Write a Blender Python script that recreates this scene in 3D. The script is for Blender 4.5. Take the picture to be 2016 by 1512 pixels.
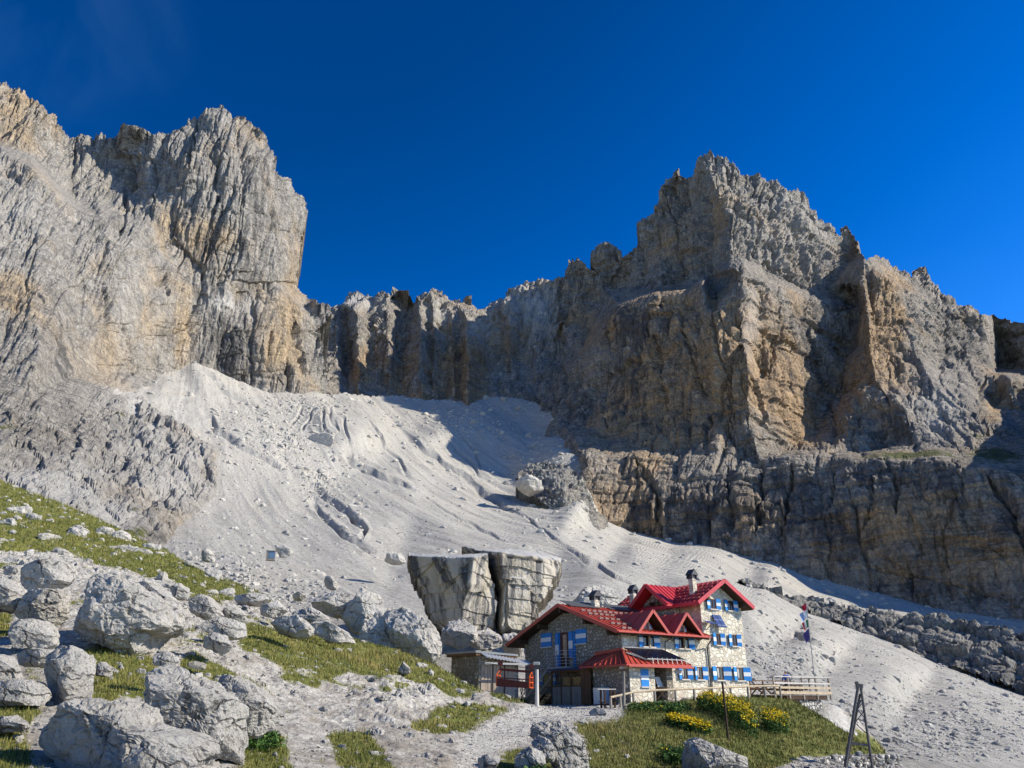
import bpy, bmesh, math, random
import numpy as np
from mathutils import Vector, Matrix
from mathutils.geometry import delaunay_2d_cdt

for _o in list(bpy.data.objects):
    bpy.data.objects.remove(_o, do_unlink=True)
SC = bpy.context.scene
COL = SC.collection
rad = math.radians
PI = math.pi

# ------------------------------------------------------------------ camera
PITCH = rad(22.66)
FPX = 1514.0
CP, SP = math.cos(PITCH), math.sin(PITCH)
cam_d = bpy.data.cameras.new('camera')
cam = bpy.data.objects.new('camera', cam_d)
COL.objects.link(cam)
cam.location = (0, 0, 0)
cam.rotation_euler = (rad(90) + PITCH, 0, 0)
cam_d.sensor_width = 36.0
cam_d.lens = 36.0 * FPX / 2016.0
cam_d.clip_start = 0.1
cam_d.clip_end = 5000
SC.camera = cam

# ------------------------------------------------------------------ sun and sky
SUN_AZ, SUN_EL = 95.0, 32.0        # azimuth clockwise from the view direction
sd = Vector((math.cos(rad(SUN_EL)) * math.sin(rad(SUN_AZ)), math.cos(rad(SUN_EL)) * math.cos(rad(SUN_AZ)), math.sin(rad(SUN_EL))))
sun_d = bpy.data.lights.new('sun', 'SUN')
sun_d.energy = 5.0
sun_d.angle = rad(0.5)
sun_d.color = (1.0, 0.93, 0.78)
sun = bpy.data.objects.new('sun', sun_d)
COL.objects.link(sun)
sun.rotation_euler = sd.to_track_quat('Z', 'Y').to_euler()
world = bpy.data.worlds.new('World')
SC.world = world
world.use_nodes = True
wn, wl = world.node_tree.nodes, world.node_tree.links
wn.clear()
sky = wn.new('ShaderNodeTexSky')
sky.sky_type = 'NISHITA'
sky.sun_disc = False
sky.sun_elevation = rad(SUN_EL)
sky.sun_rotation = rad(SUN_AZ)
sky.altitude = 2400
sky.air_density = 1.0
sky.dust_density = 0.25
sky.ozone_density = 2.6
hs = wn.new('ShaderNodeHueSaturation')
hs.inputs['Hue'].default_value = 0.514
hs.inputs['Saturation'].default_value = 1.40
hs.inputs['Value'].default_value = 1.0
bg = wn.new('ShaderNodeBackground')
bg.inputs['Strength'].default_value = 0.115
wo = wn.new('ShaderNodeOutputWorld')
wl.new(sky.outputs[0], hs.inputs['Color'])
# paler air low down and towards the sun, a faint wisp of cloud high on the left
wt_ = wn.new('ShaderNodeTexCoord'); ws_ = wn.new('ShaderNodeSeparateXYZ'); wl.new(wt_.outputs['Generated'], ws_.inputs[0])
def wm(op, a, b, clamp=False):
    m_ = wn.new('ShaderNodeMath'); m_.operation = op; m_.use_clamp = clamp
    for k_, v_ in enumerate((a, b)):
        if isinstance(v_, (int, float)): m_.inputs[k_].default_value = v_
        else: wl.new(v_, m_.inputs[k_])
    return m_.outputs[0]
g_ = wm('ADD', wm('MULTIPLY', ws_.outputs['Z'], -1.25), wm('MULTIPLY', ws_.outputs['X'], .55))
sc_ = wn.new('ShaderNodeVectorMath'); sc_.operation = 'SCALE'; wl.new(hs.outputs[0], sc_.inputs[0]); wl.new(wm('MINIMUM', wm('MAXIMUM', wm('ADD', g_, 1.74), .82), 2.0), sc_.inputs['Scale'])
def wmix(f_, a, b):
    m_ = wn.new('ShaderNodeMix'); m_.data_type = 'RGBA'; wl.new(f_, m_.inputs['Factor']); wl.new(a, m_.inputs['A']); m_.inputs['B'].default_value = b
    return m_.outputs['Result']
c1_ = wmix(wm('MULTIPLY', wm('ADD', g_, .45), .28, True), sc_.outputs[0], (.9, 2.2, 5.2, 1))
wn_ = wn.new('ShaderNodeTexNoise'); wn_.inputs['Scale'].default_value = 5; wn_.inputs['Detail'].default_value = 7; wn_.inputs['Distortion'].default_value = .8; wl.new(wt_.outputs['Generated'], wn_.inputs['Vector'])
dp_ = wn.new('ShaderNodeVectorMath'); dp_.operation = 'DOT_PRODUCT'; dp_.inputs[1].default_value = (-.50, .52, .69); wl.new(wt_.outputs['Generated'], dp_.inputs[0])
wf_ = wm('MULTIPLY', wm('MULTIPLY', wm('SUBTRACT', dp_.outputs['Value'], .975), 40, True), wm('MULTIPLY', wm('SUBTRACT', wn_.outputs['Fac'], .45), .45, True), True)
wl.new(wmix(wf_, c1_, (1.2, 2.6, 4.6, 1)), bg.inputs['Color'])
wl.new(bg.outputs[0], wo.inputs['Surface'])
vs = SC.view_settings
vs.view_transform = 'Standard'
vs.look = 'None'
vs.exposure = 0.50
vs.gamma = 1.0
vs.use_curve_mapping = False
SC.cycles.max_bounces = 5
SC.cycles.diffuse_bounces = 3

# ------------------------------------------------------------------ projection helpers
def ray(px, py):
    u = (np.asarray(px, float) - 1008.0) / FPX
    v = (756.0 - np.asarray(py, float)) / FPX
    return u, CP - v * SP, SP + v * CP          # x, y, z of the ray

def P3(px, py, D):
    """the world point seen at photo pixel (px, py) at forward distance D"""
    x, y, z = ray(px, py)
    s = np.asarray(D, float) / y
    return x * s, np.asarray(D, float) + 0 * x, z * s

def V3(px, py, D):
    a = P3(px, py, D)
    return Vector((float(a[0]), float(a[1]), float(a[2])))

def pix(P):
    w = P[1] * CP + P[2] * SP
    return 1008 + FPX * P[0] / w, 756 - FPX * (-P[1] * SP + P[2] * CP) / w

# ------------------------------------------------------------------ noise
def _hash(ix, iy, iz, seed):
    h = (ix * 374761393 + iy * 668265263 + iz * 2147483647 % 4294967291 + seed * 1274126177) & 0xffffffff
    h = ((h ^ (h >> 13)) * 1274126177) & 0xffffffff
    h = ((h ^ (h >> 16)) * 2246822519) & 0xffffffff
    return h ^ (h >> 15)

def vnoise(x, y, z, seed=0):
    """gradient noise, about -1 .. 1"""
    x, y, z = np.broadcast_arrays(np.asarray(x, float), np.asarray(y, float), np.asarray(z, float))
    fx, fy, fz = np.floor(x), np.floor(y), np.floor(z)
    ix, iy, iz = fx.astype(np.int64), fy.astype(np.int64), fz.astype(np.int64)
    rx, ry, rz = x - fx, y - fy, z - fz
    sx, sy, sz = [t * t * t * (t * (t * 6 - 15) + 10) for t in (rx, ry, rz)]
    out = 0
    for dx in (0, 1):
        wx = sx if dx else 1 - sx
        for dy in (0, 1):
            wy = sy if dy else 1 - sy
            for dz in (0, 1):
                wz = sz if dz else 1 - sz
                h = _hash(ix + dx, iy + dy, iz + dz, seed)
                gx = ((h & 1023) / 511.5 - 1)
                gy = (((h >> 10) & 1023) / 511.5 - 1)
                gz = (((h >> 20) & 1023) / 511.5 - 1)
                out = out + wx * wy * wz * (gx * (rx - dx) + gy * (ry - dy) + gz * (rz - dz))
    return out * 1.5

def fbm(x, y, z, oct=4, seed=0, gain=0.5, ridged=False):
    s, a, f, t = 0, 1.0, 1.0, 0
    for o in range(oct):
        n = vnoise(x * f, y * f, z * f, seed + 17 * o)
        if ridged:
            n = 1 - 2 * np.abs(n)
        s = s + a * n
        t += a
        a *= gain
        f *= 2.07
    return s / t

def worley(x, y, z=None, seed=0, jitter=0.9):
    """F1, F2 and a random number of the nearest cell (2-D or 3-D)"""
    x = np.asarray(x, float); y = np.asarray(y, float)
    z3 = z is not None
    z = np.asarray(z, float) if z3 else np.zeros_like(x)
    ix, iy, iz = [np.floor(t).astype(np.int64) for t in (x, y, z)]
    f1 = np.full(x.shape, 9.0); f2 = np.full(x.shape, 9.0); cid = np.zeros(x.shape)
    for dx in (-1, 0, 1):
        for dy in (-1, 0, 1):
            for dz in ((-1, 0, 1) if z3 else (0,)):
                cx, cy, cz = ix + dx, iy + dy, iz + dz
                h = _hash(cx, cy, cz, seed)
                px = cx + 0.5 + jitter * ((h & 1023) / 1023 - 0.5)
                py = cy + 0.5 + jitter * (((h >> 10) & 1023) / 1023 - 0.5)
                d = (px - x) ** 2 + (py - y) ** 2
                if z3:
                    pz = cz + 0.5 + jitter * (((h >> 20) & 1023) / 1023 - 0.5)
                    d = d + (pz - z) ** 2
                d = np.sqrt(d)
                r = ((h >> 5) & 4095) / 4095
                near = d < f1
                f2 = np.where(near, f1, np.minimum(f2, d))
                cid = np.where(near, r, cid)
                f1 = np.where(near, d, f1)
    return f1, f2, cid

def bricks(h, z, w, b, seed=0):
    """jointed rock: a random number per block, blocks standing in uneven beds; crisp vertical and horizontal edges"""
    zz = z / b + .35 * vnoise(z / b * .8, .3, .1, seed)
    r = np.floor(zz).astype(np.int64)
    off = (_hash(r, r * 0 + 7, r * 0, seed) & 1023) / 1023.0
    hh_ = h / (w * (.7 + .7 * off)) + off * 9
    hh_ = hh_ + .35 * vnoise(hh_ * .9, .7, .1, seed + 1)
    c = np.floor(hh_).astype(np.int64)
    v = (_hash(c, r, c * 0 + 3, seed + 2) & 4095) / 4095.0
    e = np.minimum(hh_ - c, 1 - (hh_ - c)) * w
    return v, e

# ------------------------------------------------------------------ tags and meshes
def tag(o, label=None, cat=None, group=None, kind=None):
    if label: o['label'] = label
    if cat: o['category'] = cat
    if group: o['group'] = group
    if kind: o['kind'] = kind
    return o

def link(name, me, m=None, parent=None):
    o = bpy.data.objects.new(name, me)
    COL.objects.link(o)
    if m is not None and me is not None and not me.materials:
        me.materials.append(m)
    if parent is not None:
        o.parent = parent
    return o

def np_mesh(name, co, faces, mat, attrs=None, smooth=False, parent=None):
    """co (n,3); faces: (m,4) or (m,3) index array"""
    me = bpy.data.meshes.new(name)
    co = np.ascontiguousarray(co, dtype=np.float32)
    faces = np.ascontiguousarray(faces, dtype=np.int32)
    k = faces.shape[1]
    me.vertices.add(len(co)); me.vertices.foreach_set('co', co.ravel())
    me.loops.add(faces.size); me.loops.foreach_set('vertex_index', faces.ravel())
    me.polygons.add(len(faces))
    me.polygons.foreach_set('loop_start', np.arange(0, faces.size, k, dtype=np.int32))
    try:
        me.polygons.foreach_set('loop_total', np.full(len(faces), k, dtype=np.int32))
    except Exception:
        pass
    me.update(calc_edges=True)
    me.polygons.foreach_set('use_smooth', np.full(len(faces), smooth, dtype=bool))
    for an, av in (attrs or {}).items():
        a = me.attributes.new(an, 'FLOAT', 'POINT')
        a.data.foreach_set('value', np.ascontiguousarray(av, dtype=np.float32))
    me.validate()
    return link(name, me, mat, parent)

def in_poly(X, Y, poly):
    ins = np.zeros(X.shape, bool)
    n = len(poly)
    for i in range(n):
        x1, y1 = poly[i]; x2, y2 = poly[(i + 1) % n]
        if y1 == y2: continue
        c = ((y1 > Y) != (y2 > Y)) & (X < (x2 - x1) * (Y - y1) / (y2 - y1) + x1)
        ins ^= c
    return ins

def seg_dist(X, Y, pl):
    """distance to a polyline and the fraction of its length at the nearest point"""
    best = np.full(X.shape, 1e9); tt = np.zeros(X.shape)
    L = [0]
    for i in range(len(pl) - 1):
        L.append(L[-1] + math.hypot(pl[i + 1][0] - pl[i][0], pl[i + 1][1] - pl[i][1]))
    for i in range(len(pl) - 1):
        ax, ay = pl[i]; bx, by = pl[i + 1]
        dx, dy = bx - ax, by - ay
        t = np.clip(((X - ax) * dx + (Y - ay) * dy) / (dx * dx + dy * dy + 1e-9), 0, 1)
        d = np.hypot(X - ax - t * dx, Y - ay - t * dy)
        tt = np.where(d < best, (L[i] + t * (L[i + 1] - L[i])) / L[-1], tt)
        best = np.minimum(best, d)
    return best, tt

def tin(X, Y, pts, chains=()):
    """linear interpolation over a constrained triangulation of pts (x, y, value) on the point arrays X, Y.
    chains: lists of (x, y, value) whose consecutive points are joined by fixed edges"""
    vs_, es = [], []
    def addp(p):
        vs_.append(tuple(float(q) for q in p)); return len(vs_) - 1
    for p in pts: addp(p)
    for c in chains:
        ids = [addp(p) for p in c]
        es += [(ids[i], ids[i + 1]) for i in range(len(ids) - 1)]
    xs = [v[0] for v in vs_]; ys = [v[1] for v in vs_]
    w = max(max(xs) - min(xs), max(ys) - min(ys))
    for cx, cy in ((min(xs) - w * .5, min(ys) - w * .5), (max(xs) + w * .5, min(ys) - w * .5), (max(xs) + w * .5, max(ys) + w * .5), (min(xs) - w * .5, max(ys) + w * .5),
                   ((min(xs) + max(xs)) / 2, min(ys) - w * .5), ((min(xs) + max(xs)) / 2, max(ys) + w * .5), (min(xs) - w * .5, (min(ys) + max(ys)) / 2), (max(xs) + w * .5, (min(ys) + max(ys)) / 2)):
        ds = sorted((math.hypot(v[0] - cx, v[1] - cy), v[2]) for v in vs_)[:2]
        vs_.append((cx, cy, sum(d[1] for d in ds) / 2))
    r = delaunay_2d_cdt([Vector((v[0], v[1])) for v in vs_], es, [], 0, 1e-4, True)
    val = [np.mean([vs_[j][2] for j in og]) if og else None for og in r[3]]
    co = [(v.x, v.y) for v in r[0]]
    for i, v in enumerate(val):
        if v is None:       # crossing of two fixed edges
            ds = sorted((math.hypot(q[0] - co[i][0], q[1] - co[i][1]), q[2]) for q in vs_)[:2]
            val[i] = (ds[0][1] + ds[1][1]) / 2
    out = np.full(X.shape, np.nan)
    for f in r[2]:
        (x0, y0), (x1, y1), (x2, y2) = [co[i] for i in f[:3]]
        v0, v1, v2 = [val[i] for i in f[:3]]
        sel = np.where((X.ravel() >= min(x0, x1, x2) - 1e-6) & (X.ravel() <= max(x0, x1, x2) + 1e-6) & (Y.ravel() >= min(y0, y1, y2) - 1e-6) & (Y.ravel() <= max(y0, y1, y2) + 1e-6))[0]
        if not len(sel): continue
        xx, yy = X.ravel()[sel], Y.ravel()[sel]
        den = (y1 - y2) * (x0 - x2) + (x2 - x1) * (y0 - y2)
        if abs(den) < 1e-12: continue
        a = ((y1 - y2) * (xx - x2) + (x2 - x1) * (yy - y2)) / den
        b = ((y2 - y0) * (xx - x2) + (x0 - x2) * (yy - y2)) / den
        c = 1 - a - b
        ok = (a >= -1e-6) & (b >= -1e-6) & (c >= -1e-6)
        out.ravel()[sel[ok]] = (a * v0 + b * v1 + c * v2)[ok]
    m = np.isnan(out)
    if m.any(): out[m] = np.nanmean(out)
    return out

def blur(a, r):
    for _ in range(2):
        for ax in (0, 1):
            k = 2 * r + 1
            p = np.pad(a, [(r + 1, r) if i == ax else (0, 0) for i in (0, 1)], mode='edge')
            c = np.cumsum(p, axis=ax)
            a = (np.take(c, range(k, c.shape[ax]), axis=ax) - np.take(c, range(0, c.shape[ax] - k), axis=ax)) / k
    return a

GRID = {}
def relief(name, poly, pts, chains, disp, mat, step=2.0, warp=(5, 2), back=40.0, graz=.45, soft=1, drop=0.6, seed=0):
    """A rock mass: a surface given its distance at control points, roughened, with a body folded back from its rim."""
    xs = [p[0] for p in poly]; ys = [p[1] for p in poly]
    gx = np.arange(min(xs) - 8, max(xs) + 8 + step, step)
    gy = np.arange(min(ys) - 8, max(ys) + 8 + step, step)
    X, Y = np.meshgrid(gx, gy)
    D = tin(X, Y, pts, chains)
    if soft: D = blur(D, soft)
    wx = warp[0] * fbm(X / 26, Y / 26, 3.1 + seed, 4, seed + 5, 0.6) + warp[1] * vnoise(X / 5, Y / 7, 7.7, seed + 8)
    wy = warp[0] * fbm(X / 26, Y / 26, 9.1 + seed, 4, seed + 6, 0.6) + warp[1] * vnoise(X / 5, Y / 7, 2.2, seed + 9)
    M = in_poly(X + wx, Y + wy, poly)
    x, y, z = P3(X, Y, D)
    dd, dz, attrs = disp(x, y, z, X, Y, D)
    Ds = blur(D, 3)
    bx, by, bz = P3(X, Y, Ds)
    gx1, gx0 = np.gradient(bx); gy1, gy0 = np.gradient(by); gz1, gz0 = np.gradient(bz)
    nx, ny, nz = gy0 * gz1 - gz0 * gy1, gz0 * gx1 - gx0 * gz1, gx0 * gy1 - gy0 * gx1
    ln = np.sqrt(nx * nx + ny * ny + nz * nz) + 1e-9
    sg = np.where(nx * bx + ny * by + nz * bz > 0, 1.0, -1.0) / ln      # away from the camera
    nx, ny, nz = nx * sg, ny * sg, nz * sg
    gy_, gx_ = np.gradient(Ds, step)
    dd = dd / np.sqrt(1 + graz * (gx_ ** 2 + gy_ ** 2) * (FPX / D) ** 2)
    x, y, z = P3(X, Y, D)
    x = x + nx * dd; y = y + ny * dd; z = z + nz * dd
    z = z + dz
    GRID[name] = (gx, gy, x, y, z, M)
    idx = -np.ones(X.shape, int)
    idx[M] = np.arange(M.sum())
    co = np.stack([x[M], y[M], z[M]], 1)
    q = M[:-1, :-1] & M[1:, :-1] & M[1:, 1:] & M[:-1, 1:]
    F = np.stack([idx[1:, :-1][q], idx[1:, 1:][q], idx[:-1, 1:][q], idx[:-1, :-1][q]], 1)
    # rim: edges used once
    E = np.concatenate([F[:, [0, 1]], F[:, [1, 2]], F[:, [2, 3]], F[:, [3, 0]]])
    key = np.sort(E, 1); kk = key[:, 0].astype(np.int64) * len(co) + key[:, 1]
    u, inv, cnt = np.unique(kk, return_inverse=True, return_counts=True)
    B = E[cnt[inv] == 1]
    bv = np.unique(B)
    n0 = len(co)
    rings = []
    h = np.hypot(co[bv, 0], co[bv, 1])
    dirx, diry = co[bv, 0] / h, co[bv, 1] / h
    cur = {}
    allco = [co]
    prev = np.arange(n0)
    base = n0
    FF = [F]
    for (b, d) in ((back * .15, back * .02), (back * .5, back * drop * .5), (back, back * drop * 1.6)):
        mp = -np.ones(n0, int); mp[bv] = base + np.arange(len(bv))
        allco.append(np.stack([co[bv, 0] + dirx * b, co[bv, 1] + diry * b, co[bv, 2] + (co[bv, 2] > 30) * b * 0.2 - d], 1))
        FF.append(np.stack([prev[B[:, 1]], prev[B[:, 0]], mp[B[:, 0]], mp[B[:, 1]]], 1))
        prev = np.where(mp >= 0, mp, prev)
        base += len(bv)
    co2 = np.concatenate(allco); F2 = np.concatenate(FF)
    at = {k: np.concatenate([v[M]] + [v[M][bv]] * 3) for k, v in attrs.items()}
    o = np_mesh(name, co2, F2, mat, at)
    return o

# ------------------------------------------------------------------ material helpers
class NT:
    def __init__(s, name, rough=0.9, spec=0.2):
        s.m = bpy.data.materials.new(name)
        s.m.use_nodes = True
        s.t = s.m.node_tree
        s.b = s.t.nodes['Principled BSDF']
        s.b.inputs['Roughness'].default_value = rough
        s.b.inputs['Specular IOR Level'].default_value = spec
        s.co = s.t.nodes.new('ShaderNodeTexCoord').outputs['Object']
    def n(s, kind, **kw):
        nd = s.t.nodes.new(kind)
        for k, v in kw.items(): setattr(nd, k, v)
        return nd
    def l(s, a, b): s.t.links.new(a, b)
    def vec(s, scale, rot=(0, 0, 0)):
        m = s.n('ShaderNodeMapping')
        m.inputs['Scale'].default_value = scale
        m.inputs['Rotation'].default_value = rot
        s.l(s.co, m.inputs['Vector'])
        return m.outputs[0]
    def noise(s, scale=(1, 1, 1), detail=6, rough=0.6, dist=0, rot=(0, 0, 0)):
        n = s.n('ShaderNodeTexNoise')
        n.inputs['Scale'].default_value = 1
        n.inputs['Detail'].default_value = detail
        n.inputs['Roughness'].default_value = rough
        n.inputs['Distortion'].default_value = dist
        s.l(s.vec(scale, rot), n.inputs['Vector'])
        return n.outputs['Fac']
    def vor(s, scale=(1, 1, 1), feature='F1', out='Distance', rand=1.0):
        n = s.n('ShaderNodeTexVoronoi', feature=feature)
        n.inputs['Scale'].default_value = 1
        n.inputs['Randomness'].default_value = rand
        s.l(s.vec(scale), n.inputs['Vector'])
        return n.outputs[out]
    def ramp(s, fac, stops, interp='LINEAR'):
        r = s.n('ShaderNodeValToRGB')
        r.color_ramp.interpolation = interp
        e = r.color_ramp.elements
        while len(e) > 1: e.remove(e[0])
        e[0].position = stops[0][0]; e[0].color = col4(stops[0][1])
        for p, c in stops[1:]:
            q = e.new(p); q.color = col4(c)
        s.l(fac, r.inputs['Fac'])
        return r.outputs['Color']
    def mix(s, fac, a, b, mode='MIX'):
        m = s.n('ShaderNodeMix', data_type='RGBA', blend_type=mode)
        for sock, v in ((m.inputs['Factor'], fac), (m.inputs['A'], a), (m.inputs['B'], b)):
            if isinstance(v, (int, float)): sock.default_value = v
            elif isinstance(v, tuple): sock.default_value = col4(v)
            else: s.l(v, sock)
        return m.outputs['Result']
    def mth(s, op, a, b=None, clamp=False):
        m = s.n('ShaderNodeMath', operation=op)
        m.use_clamp = clamp
        for sock, v in ((m.inputs[0], a), (m.inputs[1], b)):
            if v is None: continue
            if isinstance(v, (int, float)): sock.default_value = v
            else: s.l(v, sock)
        return m.outputs[0]
    def attr(s, name):
        a = s.n('ShaderNodeAttribute', attribute_name=name)
        return a.outputs['Fac']
    def objrand(s):
        return s.n('ShaderNodeObjectInfo').outputs['Random']
    def bump(s, h, dist=0.1, strength=1.0):
        b = s.n('ShaderNodeBump')
        b.inputs['Distance'].default_value = dist
        b.inputs['Strength'].default_value = strength
        s.l(h, b.inputs['Height'])
        s.l(b.outputs[0], s.b.inputs['Normal'])
    def col(s, c):
        if isinstance(c, tuple): s.b.inputs['Base Color'].default_value = col4(c)
        else: s.l(c, s.b.inputs['Base Color'])
        return s
def col4(c):
    if isinstance(c, (int, float)): return (c, c, c, 1)
    return (c[0], c[1], c[2], 1)

def sep(x, lo, hi):
    return np.clip((x - lo) / (hi - lo), 0, 1)

# rock of the cliffs: grey limestone, ochre where it has broken away, dark water streaks
def mat_cliff(name, grey=(.30, .28, .255), ochre=(.46, .33, .20), dark=(.07, .07, .075), s=1.0):
    t = NT(name)
    big = t.noise((.012 * s, .012 * s, .008 * s), 5, .62, .3)
    fine = t.noise((.22 * s, .22 * s, .10 * s), 8, .7)
    g = t.ramp(fine, [(.3, tuple(c * .60 for c in grey)), (.5, grey), (.72, tuple(min(1, c * 1.35) for c in grey))])
    o = t.ramp(t.noise((.09 * s, .09 * s, .05 * s), 6, .7), [(.3, tuple(c * .75 for c in ochre)), (.6, ochre), (.8, (.52, .42, .30))])
    of = t.mth('ADD', t.attr('ochre'), t.mth('MULTIPLY', t.mth('SUBTRACT', big, .5), 2.4))
    of = t.mth('MULTIPLY', t.mth('SUBTRACT', of, .10), 2.4, True)
    c = t.mix(of, g, o)
    streak = t.noise((.11 * s, .11 * s, .010 * s), 6, .68, .25)
    sf = t.mth('ADD', t.mth('MULTIPLY', t.attr('dark'), .30), t.mth('SUBTRACT', streak, .575))
    sf = t.mth('MULTIPLY', sf, 7.0, True)
    c = t.mix(t.mth('MULTIPLY', sf, .80), c, dark)
    strat = t.noise((.01 * s, .01 * s, .30 * s), 5, .6, .4)
    c = t.mix(t.mth('MULTIPLY', t.mth('SUBTRACT', strat, .52), 1.6, True), c, tuple(q * .72 for q in grey))
    def lines(scale, k, warp):
        v = t.n('ShaderNodeTexVoronoi', feature='DISTANCE_TO_EDGE'); v.inputs['Scale'].default_value = 1
        a = t.n('ShaderNodeVectorMath', operation='ADD'); n3 = t.n('ShaderNodeTexNoise'); n3.inputs['Scale'].default_value = scale[0] * .9; n3.inputs['Detail'].default_value = 5; t.l(t.co, n3.inputs['Vector'])
        sc_ = t.n('ShaderNodeVectorMath', operation='SCALE'); sc_.inputs['Scale'].default_value = warp; t.l(n3.outputs['Color'], sc_.inputs[0])
        t.l(t.vec(scale), a.inputs[0]); t.l(sc_.outputs[0], a.inputs[1]); t.l(a.outputs[0], v.inputs['Vector'])
        return t.mth('SUBTRACT', 1, t.mth('MULTIPLY', v.outputs['Distance'], k, True), True)
    ck = t.mth('MAXIMUM', lines((.10 * s, .10 * s, .022 * s), 16, 1.5), t.mth('MULTIPLY', lines((.27 * s, .27 * s, .10 * s), 9, 1.2), .75))
    bed = lines((.02 * s, .02 * s, .16 * s), 9, .8)
    ck = t.mth('MAXIMUM', ck, t.mth('MULTIPLY', bed, .7))
    ckm = t.mth('MULTIPLY', ck, t.mth('MULTIPLY', t.mth('SUBTRACT', t.noise((.06 * s, .06 * s, .04 * s), 4, .6), .36), 4, True))
    c = t.mix(t.mth('MULTIPLY', ckm, .62), c, tuple(q * .33 for q in grey))
    g2 = t.ramp(t.noise((.8 * s, .8 * s, .5 * s), 5, .75), [(.32, (.42, .42, .42)), (.5, (.95, .95, .95)), (.68, (1.35, 1.35, 1.35))])
    c = t.mix(.85, c, g2, 'MULTIPLY')
    g3 = t.ramp(t.noise((.42 * s, .42 * s, .022 * s), 5, .7, .2), [(.35, (.50, .50, .52)), (.5, (1, 1, 1)), (.65, (1.25, 1.22, 1.18))])
    c = t.mix(.75, c, g3, 'MULTIPLY')
    g4 = t.ramp(t.noise((.03 * s, .03 * s, .55 * s), 4, .7, .3), [(.35, (.60, .60, .60)), (.5, (1, 1, 1)), (.7, (1.2, 1.2, 1.2))])
    c = t.mix(.75, c, g4, 'MULTIPLY')
    c = t.mix(t.attr('pale'), c, t.ramp(fine, [(.3, (.42, .40, .37)), (.7, (.58, .56, .53))]))
    gr = t.ramp(t.noise((.5 * s, .5 * s, .5 * s), 5, .7), [(.35, (.06, .075, .025)), (.65, (.13, .135, .05))])
    gf = t.mth('MULTIPLY', t.mth('SUBTRACT', t.mth('ADD', t.attr('grass'), t.mth('MULTIPLY', t.mth('SUBTRACT', t.noise((.25 * s, .25 * s, .25 * s), 6, .7), .5), 1.6)), .55), 5, True)
    c = t.mix(gf, c, gr)
    t.col(c)
    t.bump(t.mth('SUBTRACT', t.mth('ADD', t.noise((.35 * s, .35 * s, .18 * s), 9, .74), t.mth('MULTIPLY', strat, .3)), t.mth('MULTIPLY', ckm, .3)), 2.4 / s, 1.0)
    return t.m
# ------------------------------------------------------------------ the cliffs
M_CLIFF_L = mat_cliff('limestone_left', (.345, .32, .285), (.47, .36, .235))
M_CLIFF_R = mat_cliff('limestone_right', (.34, .30, .25), (.50, .345, .20))  # warmer, more ochre rock than the left massif
M_CLIFF_C = mat_cliff('limestone_far', (.33, .30, .26), (.44, .31, .19))

def blobs(X, Y, lst):
    o = np.zeros(X.shape)
    for (cx, cy, rx, ry, a) in lst:
        o = np.maximum(o, a * np.exp(-(((X - cx) / rx) ** 2 + ((Y - cy) / ry) ** 2)))
    return o

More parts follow.
